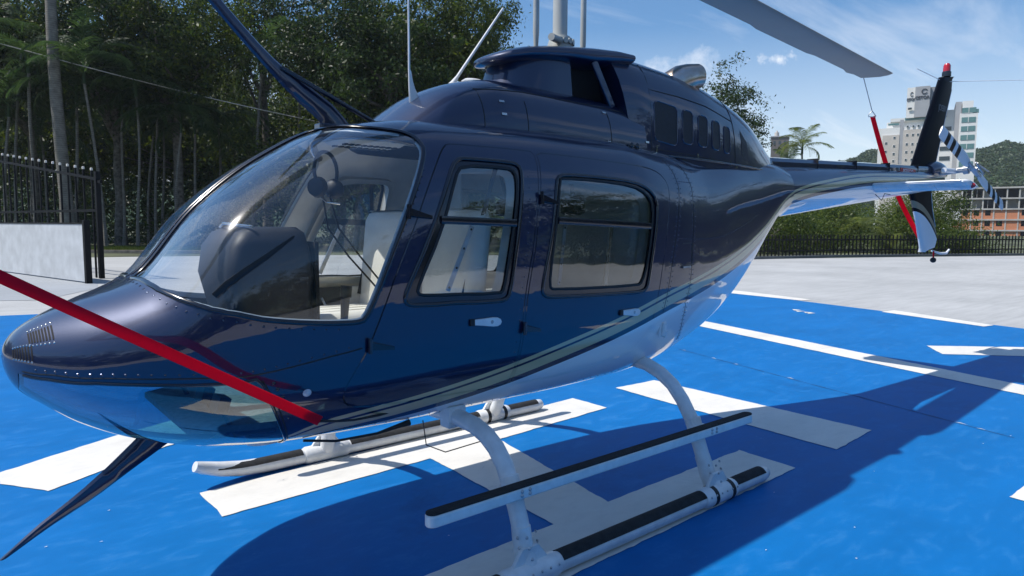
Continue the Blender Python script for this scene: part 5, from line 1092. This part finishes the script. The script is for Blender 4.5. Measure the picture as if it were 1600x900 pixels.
# undergrowth that closes the wood near the ground
rng = np.random.default_rng(5); P = []
for i in range(950):
    px = rng.uniform(-120, 760); dp = rng.uniform(44, 66); p = at(px, dp); h = rng.uniform(.3, 5.2)*(1 if dp > 47 else .3); P.append(np.array([p[0], p[1], h])+rng.normal(0, .55, (26, 3)))
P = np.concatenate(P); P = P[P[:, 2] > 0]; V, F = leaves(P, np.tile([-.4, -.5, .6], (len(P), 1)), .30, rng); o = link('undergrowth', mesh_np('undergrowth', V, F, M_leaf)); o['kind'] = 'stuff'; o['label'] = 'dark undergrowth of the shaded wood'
rng = np.random.default_rng(6); P = []
for i in range(900):
    px = rng.uniform(-160, 390) if rng.random() < .62 else rng.uniform(560, 770); p = at(px, rng.uniform(78, 88)); P.append(np.array([p[0], p[1], rng.uniform(0, 21 if px < 700 else 15)])+rng.normal(0, .9, (26, 3)))
P = np.concatenate(P); P = P[P[:, 2] > 0]; V, F = leaves(P, np.tile([-.4, -.5, .6], (len(P), 1)), .75, rng, .6); o = link('far_wood', mesh_np('far_wood', V, F, M_leaf)); o['kind'] = 'stuff'; o['label'] = 'depth of the wood closing the view between the trunks'
# grass verge at the edge of the wood, with its low kerb
M_grass = leaf_mat('verge_grass', (.035, .06, .012), (.10, .14, .03), .3)
rng = np.random.default_rng(8); n = 15000; px = rng.uniform(100, 330, n); dp = rng.uniform(36.2, 41, n); P = np.array([at(a, b, .0) for a, b in zip(px, dp)]); a = rng.uniform(0, 6.28, n); hgt = rng.uniform(.08, .30, n); w = .02
V = np.stack([P+np.stack([np.cos(a)*w, np.sin(a)*w, 0*a], 1), P-np.stack([np.cos(a)*w, np.sin(a)*w, 0*a], 1), P+np.stack([rng.normal(0, .05, n), rng.normal(0, .05, n), hgt], 1)], 1).reshape(-1, 3); o = link('grass_verge', mesh_np('grass', V, np.arange(3*n).reshape(n, 3), M_grass)); o['kind'] = 'stuff'; o['label'] = 'sunlit grass verge at the foot of the wood'
M_kerb = mat('kerb_concrete', (.28, .24, .19), .9, var=.25, vscale=3, bmp=.4)
def strip(name, pts, w, z0, z1, material, **p):
    mb = MB(); P = [np.array(q[:2]) for q in pts]; rg = []
    for i, q in enumerate(P):
        t_ = P[min(i+1, len(P)-1)]-P[max(i-1, 0)]; t_ /= np.linalg.norm(t_); nn = np.array([-t_[1], t_[0]])*w/2; rg.append([(*(q-nn), z0), (*(q+nn), z0), (*(q+nn), z1), (*(q-nn), z1)])
    mb.loft(rg); return obj(name, mb, material, bevel=0, **p)
strip('verge_kerb', [at(px, 35.6) for px in range(60, 360, 20)], .25, -.01, .14, M_kerb, kind='structure')
# ------------------------------------------------------------------ left gate panel, fence
M_sheet = mat('pale_sheet_metal', (.52, .55, .58), .5, var=.10, vscale=2.5, bmp=.12, bscale=18)
M_iron = mat('black_iron', (.0045, .005, .0065), .6, spec=.2, var=.25)
M_cap = mat('finial_white', (.66, .64, .58), .6)
A, B = np.array(at(136, 17.15)[:2]), np.array(at(-90, 25)[:2]); dv = (B-A)/np.linalg.norm(B-A); nv = np.array([-dv[1], dv[0]]); LG = np.linalg.norm(B-A)
g = thing('gate_panel', 'pale grey sheet metal gate leaf with black end post beside the pad', 'gate', (float(A[0]), float(A[1]), 0)); rot = Matrix.Rotation(math.atan2(dv[1], dv[0]), 4, 'Z'); g.matrix_world = Matrix.Translation((A[0], A[1], 0)) @ rot
mb = MB(); mb.box(.06, LG, -.03, .03, .03, 1.50); obj('sheet', mb, M_sheet, g); mb = MB(); mb.box(-.07, .06, -.07, .07, -.01, 1.60); obj('post', mb, M_iron, g, bevel=.01)
mb = MB(); mb.box(.06, LG, -.045, .045, 1.50, 1.54); obj('top_rail', mb, M_iron, g)
for z in (.25, 1.30): mb = MB(); mb.box(.04, .34, -.055, -.032, z, z+.045); obj('hinge_strap', mb, M_iron, g)
mb = MB(); mb.add([(*at(-90, 13.0)[:2], -.002), (*at(60, 13.3)[:2], -.002), (*at(150, 15.9)[:2], -.002), (*at(150, 17.0)[:2], -.002), (*at(-90, 24.6)[:2], -.002)], [(0, 1, 2, 3, 4)]); obj('concrete_apron', mb, concrete('apron_concrete', (.30, .32, .34), .12), fix=False, kind='structure')
f = thing('picket_fence', 'tall black iron fence with white tipped pickets behind the pale gate leaf', 'fence', (float(A[0]+nv[0]*-.9), float(A[1]+nv[1]*-.9), 0)); 
side = -1 if ((A+nv-CP[:2])@(fw[:2])) < ((A-nv-CP[:2])@(fw[:2])) else 1
f.matrix_world = Matrix.Translation((A[0]+nv[0]*.9*side+dv[0]*1.5, A[1]+nv[1]*.9*side+dv[1]*1.5, 0)) @ rot
mb = MB(); mb.box(-.022, .022, -.022, .022, 0, 1); pk = mb.mesh('picket'); pk.materials.append(M_iron); mb = MB(); mb.loft([[(-.026, -.026, 0), (.026, -.026, 0), (.026, .026, 0), (-.026, .026, 0)], [(-.026, -.026, .06), (.026, -.026, .06), (.026, .026, .06), (-.026, .026, .06)], [(-.014, -.014, .075), (.014, -.014, .075), (.014, .014, .075), (-.014, .014, .075)]]); cp_ = mb.mesh('finial'); cp_.materials.append(M_cap)
def ftop(u): return 3.0+.115*u
u = .35
while u < LG:
    p = link('picket', pk, f); p.location = (u, 0, .0); p.scale = (1, 1, ftop(u)-.05); c = link('finial', cp_, p); c.matrix_local = Matrix.Translation((0, 0, 1.0)) @ Matrix.Diagonal((1, 1, 1/(ftop(u)-.05), 1)); u += .55
for dz in (-.30, -1.45):
    mb = MB(); mb.loft([[(x, -.03, ftop(x)+dz if dz > -1 else 1.85), (x, .03, ftop(x)+dz if dz > -1 else 1.85), (x, .03, (ftop(x)+dz if dz > -1 else 1.85)+.07), (x, -.03, (ftop(x)+dz if dz > -1 else 1.85)+.07)] for x in np.linspace(-.05, LG, 8)]); obj('rail', mb, M_iron, f)
mb = MB(); mb.box(-.06, .06, -.06, .06, 0, 2.95); obj('post', mb, M_iron, f); mb = MB(); mb.box(-.25, .02, -.03, .03, 2.62, 2.70); obj('rail_end', mb, M_iron, f)
mb = MB(); c0, c1 = np.array(at(-30, 37, 11.5)), np.array(at(560, 45, 7.75)); mb.tube([c0+(c1-c0)*k-np.array([0, 0, .25*math.sin(PI*k)]) for k in np.linspace(0, 1, 24)], .03, 6); tag(obj('overhead_cable', mb, mat('cable', (.42, .40, .36), .7), smooth=60), 'thin pale cable sloping across the dark wood', 'cable')
# ------------------------------------------------------------------ right fence on its kerb
FP = [at(1120, 32.3), at(1200, 33.9), at(1300, 36.2), at(1450, 38.5), at(1600, 40.8), at(1720, 42.6)]
def resample(pts, step):
    P = np.array(pts)[:, :2]; d = np.concatenate([[0], np.cumsum(np.linalg.norm(np.diff(P, axis=0), axis=1))]); k = np.arange(0, d[-1], step); return np.stack([np.interp(k, d, P[:, 0]), np.interp(k, d, P[:, 1])], 1)
strip('deck_kerb', [(*q, 0) for q in resample(FP, 1.0)], .35, -.3, .12, mat('dark_kerb', (.16, .165, .165), .85, var=.2, vscale=1.0), kind='structure')
rf = thing('picket_fence', 'low black picket fence along the far edge of the grey deck', 'fence', (FP[0][0], FP[0][1], .12))
mb = MB(); mb.box(-.036, .036, -.014, .014, 0, 1.02); mb.add([(-.042, -.014, 1.02), (.042, -.014, 1.02), (.042, .014, 1.02), (-.042, .014, 1.02), (0, -.014, 1.08), (0, .014, 1.08)], [(0, 1, 4), (2, 3, 5), (1, 2, 5, 4), (3, 0, 4, 5)]); pk2 = mb.mesh('picket'); pk2.materials.append(M_iron); Q = resample(FP, .262)
for i in range(len(Q)-1):
    t_ = Q[i+1]-Q[i]; p = link('picket', pk2, rf); p.location = (Q[i][0]-FP[0][0], Q[i][1]-FP[0][1], 0); p.rotation_euler = (0, random.uniform(-.012, .012), math.atan2(t_[1], t_[0])); p.scale = (1, 1, random.uniform(.985, 1.015))
for z in (.22, .78): o = strip('rail', [(q[0]-FP[0][0], q[1]-FP[0][1], 0) for q in resample(FP, 1.5)], .05, z, z+.07, M_iron); o.parent = rf
# ------------------------------------------------------------------ planting beyond the right fence
tree(at(1105, 52, -1), 9.9, 0, 'small leafed tree rising behind the engine cowling', 131, .25, .92)
BU = [(1212, 41, 2.6, 3, 'dark shrub behind the fence next to the belly'), (1258, 44, 2.2, 4, 'dark shrub left of the arching palm'), (1300, 47, 3.2, 5, 'green shrub beside the arching palm'), (1405, 46, 3.2, 5, 'bright green shrub behind the red strap'), (1440, 44, 2.3, 4, 'dark shrub behind the lower fin'), (1486, 44, 1.5, 5, 'yellowish shrub right of the lower fin'), (1512, 46, .7, 4, 'small yellowish shrub in front of the brick building'), (1455, 47, 4.0, 3, 'dark tree behind the top of the lower fin')]
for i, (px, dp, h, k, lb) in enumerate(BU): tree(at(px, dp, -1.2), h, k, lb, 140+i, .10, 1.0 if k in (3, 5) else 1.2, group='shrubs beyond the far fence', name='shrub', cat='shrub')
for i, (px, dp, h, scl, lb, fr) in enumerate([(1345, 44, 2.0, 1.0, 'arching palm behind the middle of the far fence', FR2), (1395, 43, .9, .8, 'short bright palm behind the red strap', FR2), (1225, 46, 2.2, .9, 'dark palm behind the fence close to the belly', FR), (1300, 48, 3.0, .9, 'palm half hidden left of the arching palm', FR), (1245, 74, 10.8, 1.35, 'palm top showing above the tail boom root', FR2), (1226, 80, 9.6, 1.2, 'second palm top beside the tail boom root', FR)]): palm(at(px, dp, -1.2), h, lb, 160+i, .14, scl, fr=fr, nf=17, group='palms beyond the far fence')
rng = np.random.default_rng(15); P = []
for i in range(760): p = at(rng.uniform(1150, 1470), rng.uniform(43, 62)); P.append(np.array([p[0], p[1], rng.uniform(-1, 2.6)])+rng.normal(0, .45, (26, 3)))
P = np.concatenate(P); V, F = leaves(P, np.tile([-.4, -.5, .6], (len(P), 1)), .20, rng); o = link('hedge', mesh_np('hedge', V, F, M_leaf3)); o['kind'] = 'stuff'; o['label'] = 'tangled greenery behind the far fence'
# trees standing behind the viewpoint: the doors and cowling mirror them
for i in range(16):
    a = YAW+PI+(-1.9+3.8*i/15); R = 31+4*math.sin(i*2.3); tree((float(CP[0]+R*math.cos(a)), float(CP[1]+R*math.sin(a)), -.5), 4.6+1.2*math.sin(i*1.9), i % 3, 'broadleaf tree across the pad, mirrored in the doors', 200+i, .3, 1.15, group='trees across the pad')

for i in range(7):
    b_ = .90+i*.085; R = 34-i*.6; a = YAW-b_; tree((float(CP[0]+R*math.cos(a)), float(CP[1]+R*math.sin(a)), -.5), 3.9+.9*math.sin(i*2.1), i % 3, 'broadleaf tree right of the view, mirrored in the tail', 230+i, .3, 1.0, group='trees right of the view')
# ------------------------------------------------------------------ buildings
M_bwhite = mat('white_render', (.72, .72, .70), .8, var=.05, vscale=.2); M_bbeige = mat('beige_render', (.52, .48, .43), .85, var=.06, vscale=.2); M_bgrey = mat('grey_render', (.34, .35, .37), .85, var=.08, vscale=.2)
M_bglass = mat('far_window_glass', (.03, .05, .06), .12, var=.2, vscale=1.0); M_bteal = mat('teal_balcony_glass', (.10, .22, .22), .15, var=.1); M_slab = mat('raw_concrete', (.42, .41, .39), .9, var=.15, vscale=.5)
def brick_mat():
    m, t, b = nodes_of('hollow_brick'); br = nd(t, 'ShaderNodeTexBrick', Scale=3.2); br.inputs['Color1'].default_value = (.62, .21, .08, 1); br.inputs['Color2'].default_value = (.52, .165, .06, 1); br.inputs['Mortar'].default_value = (.40, .30, .24, 1)
    mpn = nd(t, 'ShaderNodeMapping', Rotation=(PI/2, 0, 0)); lk(t, nd(t, 'ShaderNodeTexCoord').outputs['Object'], mpn.inputs[0]); lk(t, mpn.outputs[0], br.inputs['Vector']); c = mixc(t, mth(t, 'MULTIPLY', noise(t, .6, 5), .5), br.outputs['Color'], (.42, .15, .07)); lk(t, c, b.inputs['Base Color']); b.inputs['Roughness'].default_value = .9; return m
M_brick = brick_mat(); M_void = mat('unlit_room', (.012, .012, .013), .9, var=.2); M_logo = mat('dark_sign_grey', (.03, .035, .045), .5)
def facing(px, dp, z=0.0, turn=0.0):
    """frame at a place: x to the right as seen, y away"""
    p = at(px, dp, z); return Matrix.Translation(p) @ Matrix.Rotation(YAW-PI/2-math.atan((px-800)/FPX)+turn, 4, 'Z')
def zpy(py, dp): return 1.514+(354-py)*dp/FPX
# office tower with the roof sign; k = metres per photograph pixel at its distance
def cosb(px): return math.cos(math.atan((px-800)/FPX))
D1 = 225.0; k1 = D1/FPX*cosb(1445)
tw = thing('office_tower', 'white and beige tower with a dark ring logo sign on its roof', 'building', at(1445, D1)); tw.matrix_world = facing(1434, D1)
def bx(name, px0, px1, py0, py1, y0, y1, m, parent=tw, cx=1445, D=D1, k=k1, **kw):
    mb = MB(); mb.box((px0-cx)*k, (px1-cx)*k, y0, y1, zpy(py1, D), zpy(py0, D)); return obj(name, mb, m, parent, **kw)
bx('main_block', 1370, 1441, 196, 420, 0, 14, M_bwhite); bx('beige_facade', 1377, 1404, 207, 418, -.25, 0, M_bbeige); bx('beige_facade', 1410, 1438, 200, 418, -.25, 0, M_bbeige); bx('facade_groove', 1404, 1410, 184, 418, -.12, 0, M_bgrey)
bx('main_block_upper', 1382, 1441, 186, 196, 2, 14, M_bwhite); bx('stepped_wing', 1441, 1500, 172, 420, 3, 16, M_bwhite); bx('upper_band', 1388, 1441, 181, 186, 1, 14, M_bwhite); bx('middle_wing', 1488, 1497, 162, 420, 1.5, 16, M_bgrey)
bx('balcony_wing', 1495, 1521, 181, 420, -1, 14, M_bwhite); bx('balcony_wing_top', 1498, 1514, 162, 181, 1, 14, M_bwhite)
sg = bx('sign_block', 1425, 1448, 136, 182, -.5, 8, M_bgrey); bx('sign_side', 1412.5, 1425, 136, 182, .2, 8, M_bwhite); bx('sign_back_block', 1448, 1476, 137, 182, 1, 9, mat('sign_block_grey', (.25, .26, .28), .8))
for i, (px, py) in enumerate([(1383, 219), (1396, 211), (1396, 224), (1396, 236), (1383, 232), (1383, 244), (1396, 247)]+[(x, y) for y in (195, 208, 222, 234, 246) for x in (1416, 1425, 1433)]+[(1416.5, 168), (1419.5, 168)]):
    w = bx('window', px-1.9, px+1.9, py-1.7, py+1.9, -.34, -.20, M_bwhite); mb = MB(); mb.box((px-1.4-1445)*k1, (px+1.4-1445)*k1, -.40, -.32, zpy(py+1.5, D1), zpy(py-1.2, D1)); obj('pane', mb, M_bglass, w)
for py in (177, 191, 204, 217, 230, 243, 256): w = bx('balcony_window', 1497.5, 1518, py-3.6, py+3.8, -1.12, -.95, M_bteal); bx('window_mullion', 1507, 1507.8, py-3.6, py+3.8, -1.2, -1.1, M_bwhite)
for py in (200, 215, 230, 245): bx('window', 1468, 1484, py-3, py+3, 2.86, 3.02, M_bglass)
bx('terrace_glass', 1385, 1402, 189, 192, -.1, .1, M_bteal); bx('terrace_glass', 1411, 1445, 181, 185, .7, .9, M_bteal); bx('terrace_glass', 1513, 1522, 176, 182, -1, -.8, M_bteal)
def ring(name, px, py, r, y, parent, sx=1.0):
    mb = MB(); rr = r*k1; c = np.array([(px-1445)*k1, y, zpy(py, D1)]); V = []; F = []; n = 26
    for i in range(n+1):
        a = math.radians(30+300*i/n)
        for q in (rr, rr*.62): V += [c+[q*math.cos(a)*sx, -.15, q*math.sin(a)], c+[q*math.cos(a)*sx, 0.1, q*math.sin(a)]]
    for i in range(n): o = i*4; F += [(o, o+4, o+6, o+2), (o, o+1, o+5, o+4), (o+2, o+6, o+7, o+3)]
    F += [(0, 2, 3, 1), (4*n, 4*n+1, 4*n+3, 4*n+2)]; mb.add(V, F); return obj(name, mb, M_logo, parent)
ring('ring_logo', 1439.5, 144, 5.0, -.5, tw); ring('ring_logo', 1420, 146.5, 4.2, .2, tw, .62)
for px, py, wd, y in ((1436.3, 155, 18.5, -.62), (1418.6, 156.5, 11.0, .08)):
    tx = bpy.data.curves.new('sign_lettering', 'FONT'); tx.body = 'CETOR'; tx.size = 1.35; tx.extrude = .05; tx.offset = .035; tx.align_x = 'CENTER'
    o = text_mesh(tx, 'sign_lettering', M_logo, tw, Matrix.Translation(((px-1445)*k1, y, zpy(py, D1))) @ Matrix.Diagonal((wd/18.5*.92, 1, 1, 1)) @ Matrix.Rotation(PI/2, 4, 'X'))
# unfinished block: concrete frame, brick infill, dark openings
D2 = 172.0; k2 = D2/FPX*cosb(1550)
ub = thing('unfinished_building', 'unfinished concrete frame building with orange brick infill beyond the far fence', 'building', at(1550, D2, -8)); ub.matrix_world = facing(1550, D2)
def b2(name, px0, px1, py0, py1, y0, y1, m): return bx(name, px0, px1, py0, py1, y0, y1, m, ub, 1550, D2, k2)
FL = [289, 305.5, 322, 338.5, 355, 371.5, 388, 404.5, 421]
for i, py in enumerate(FL): b2('floor_slab', 1478 if i > 0 else 1484, 1660, py-1.1, py+1.1, -.3, 12, M_slab)
cols = [1480, 1494, 1511, 1529, 1547, 1566, 1585, 1604, 1624, 1644]
for px in cols: b2('column', px-1.1, px+1.1, 290, 430, -.05, .5, M_slab)
for px in np.arange(1487, 1650, 5.5): b2('starter_bars', px-.3, px+.3, 289-random.uniform(2, 9), 289, .5, .7, M_void) if random.random() < .6 else None
for fi in range(len(FL)-1):
    y0, y1 = FL[fi]+1.1, FL[fi+1]-1.1
    for ci in range(len(cols)-1):
        xa, xb = cols[ci]+1.1, cols[ci+1]-1.1; bw = xb-xa
        if fi < 2:
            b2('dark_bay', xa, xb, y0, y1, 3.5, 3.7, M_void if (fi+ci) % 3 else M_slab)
            if random.random() < .55: b2('prop', xa+bw*.4, xa+bw*.4+.6, y0, y1, .3, .5, M_slab)
            continue
        if ci in (0,) and fi < 3: continue
        b2('brick_panel', xa, xa+bw*.22, y0, y1, .05, .3, M_brick); b2('brick_panel', xb-bw*.22, xb, y0, y1, .05, .3, M_brick)
        if (fi*3+ci) % 7 == 3 or ci in (5,): b2('brick_panel', xa+bw*.22, xb-bw*.22, y0, y1, .05, .3, M_brick)
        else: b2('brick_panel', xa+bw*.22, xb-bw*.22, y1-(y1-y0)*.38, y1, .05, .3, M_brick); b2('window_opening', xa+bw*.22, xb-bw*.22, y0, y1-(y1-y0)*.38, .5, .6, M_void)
# small pale houses further up the slope
D3 = 300.0; k3 = D3/FPX*.83
for (cx, px0, px1, py0, py1, lb, m) in ((1578, 1561, 1600, 272, 300, 'low pale flat-roofed block with a water tank behind the unfinished building', M_bbeige), (1604, 1594, 1640, 246, 300, 'white block at the right edge above the unfinished building', M_bwhite), (1212, 1195, 1226, 214, 262, 'low brownish building behind the palm tops at the boom root', mat('brown_render', (.14, .12, .11), .9))):
    h_ = thing('apartment_block', lb, 'building', at(cx, D3)); h_.matrix_world = facing(cx, D3)
    bx('walls', px0, px1, py0, py1+30, 0, 12, m, h_, cx, D3, k3); bx('roof_slab', px0-1, px1+1, py0-1.5, py0, -.4, 12.4, M_bgrey if cx < 1300 else M_bwhite, h_, cx, D3, k3)
    for q in range(3): bx('window', px0+4+q*9, px0+8+q*9, py0+6, py0+11, -.1, .05, M_bglass, h_, cx, D3, k3)
    mb = MB(); X = (px0+px1)/2-cx-6
    if cx != 1604: mb.tube([(X*k3, 5, zpy(py0-1, D3)), (X*k3, 5, zpy(py0-9, D3))], 1.0, 14); mb.tube([(X*k3, 5, zpy(py0-9, D3)), (X*k3, 5, zpy(py0-12, D3))], [.5, .3], 10); obj('water_tank', mb, M_bbeige, h_, 50)
# ------------------------------------------------------------------ wooded hills all round
def hill_mat():
    m, t, b = nodes_of('wooded_slope'); n1 = noise(t, .035, 6, .6); vo = nd(t, 'ShaderNodeTexVoronoi', Scale=.16); lk(t, nd(t, 'ShaderNodeTexCoord').outputs['Object'], vo.inputs['Vector']); f = mth(t, 'ADD', mth(t, 'MULTIPLY', n1, .7), mth(t, 'MULTIPLY', vo.outputs['Distance'], .06))
    lk(t, ramp(t, f, [(.25, (.028, .055, .028)), (.55, (.05, .085, .035)), (.8, (.085, .115, .05))]), b.inputs['Base Color']); b.inputs['Roughness'].default_value = .95; b.inputs['Specular IOR Level'].default_value = .1; bump(t, b, noise(t, .5, 7, .7), .9, 1.2); return m
def ridge(b):
    """height of the skyline over the bearing b (radians, relative to the view axis, positive to the right)"""
    px = 800+FPX*math.tan(max(-1.2, min(1.2, b))) if abs(b) < 1.2 else 3000
    base = 40+14*math.sin(b*3.1+.6)+9*math.sin(b*7.3)+4*math.sin(b*17)
    if abs(b) < .75: base = float(np.interp(px, [0, 900, 1180, 1330, 1350, 1400, 1480, 1530, 1560, 1590, 1640], [26, 28, 34, 44, 49, 46, 43, 47, 50, 47, 49]))
    return base
rng = np.random.default_rng(31); NB, NRr = 720, 26; V = []
for i in range(NB):
    b = -PI+2*PI*i/NB; H_ = ridge(b)
    for j in range(NRr):
        f_ = j/(NRr-1); R = 250+260*f_; z = -9+(H_+9)*(math.sin(f_*PI/2)**1.3); a = YAW-b; V.append((CP[0]+R*math.cos(a)+rng.normal(0, 1.6), CP[1]+R*math.sin(a)+rng.normal(0, 1.6), z+(rng.uniform(-.2, 2.2) if j else 0)))
F = [(i*NRr+j, i*NRr+j+1, ((i+1) % NB)*NRr+j+1, ((i+1) % NB)*NRr+j) for i in range(NB) for j in range(NRr-1)]
me = mesh_np('hill', np.array(V), np.array(F), hill_mat()); me.polygons.foreach_set('use_smooth', [True]*len(me.polygons)); o = link('hill', me); o['kind'] = 'structure'
# tree tops on the slope that the photograph shows
rng = np.random.default_rng(33); n = 5200; P = []
for i in range(n):
    b = rng.uniform(.40, .72); f_ = rng.uniform(.25, 1.0); R = 250+260*f_; H_ = ridge(b); z = -9+(H_+9)*(math.sin(f_*PI/2)**1.3); a = YAW-b; P.append((CP[0]+R*math.cos(a), CP[1]+R*math.sin(a), z))
P = np.array(P); mb_v = []; mb_f = []
u = rng.normal(0, 1, (n, 70, 3)); u /= np.linalg.norm(u, axis=2, keepdims=True); u[:, :, 2] = np.abs(u[:, :, 2]); rad = rng.uniform(1.6, 3.6, (n, 1, 1)); C_ = (P[:, None]+u*rad*np.array([1, 1, .9])).reshape(-1, 3); V, F = leaves(C_, u.reshape(-1, 3), 1.0, rng, .8)
wd = link('hillside_wood', mesh_np('hillside_wood', V, F, leaf_mat('hill_leaves', (.02, .042, .018), (.06, .09, .032), .2))); wd['kind'] = 'stuff'; wd['label'] = 'wooded hillside far beyond the buildings'

# ------------------------------------------------------------------ the air: faint haze over the far slopes
mb = MB(); mb.box(-620, 620, -620, 620, -12, 90); hzo = obj('haze', mb, M_bwhite, kind='stuff'); hzo['label'] = 'thin daylight haze'
hzo.data.materials.clear(); hm = bpy.data.materials.new('haze_air'); hm.use_nodes = True; ht = hm.node_tree
for n_ in list(ht.nodes): ht.nodes.remove(n_)
ho = ht.nodes.new('ShaderNodeOutputMaterial'); hv = ht.nodes.new('ShaderNodeVolumePrincipled'); hv.inputs['Color'].default_value = (.80, .88, .97, 1); hv.inputs['Density'].default_value = .00028; hv.inputs['Anisotropy'].default_value = .2
ht.links.new(hv.outputs[0], ho.inputs['Volume']); hzo.data.materials.append(hm); sc.cycles.volume_bounces = 0
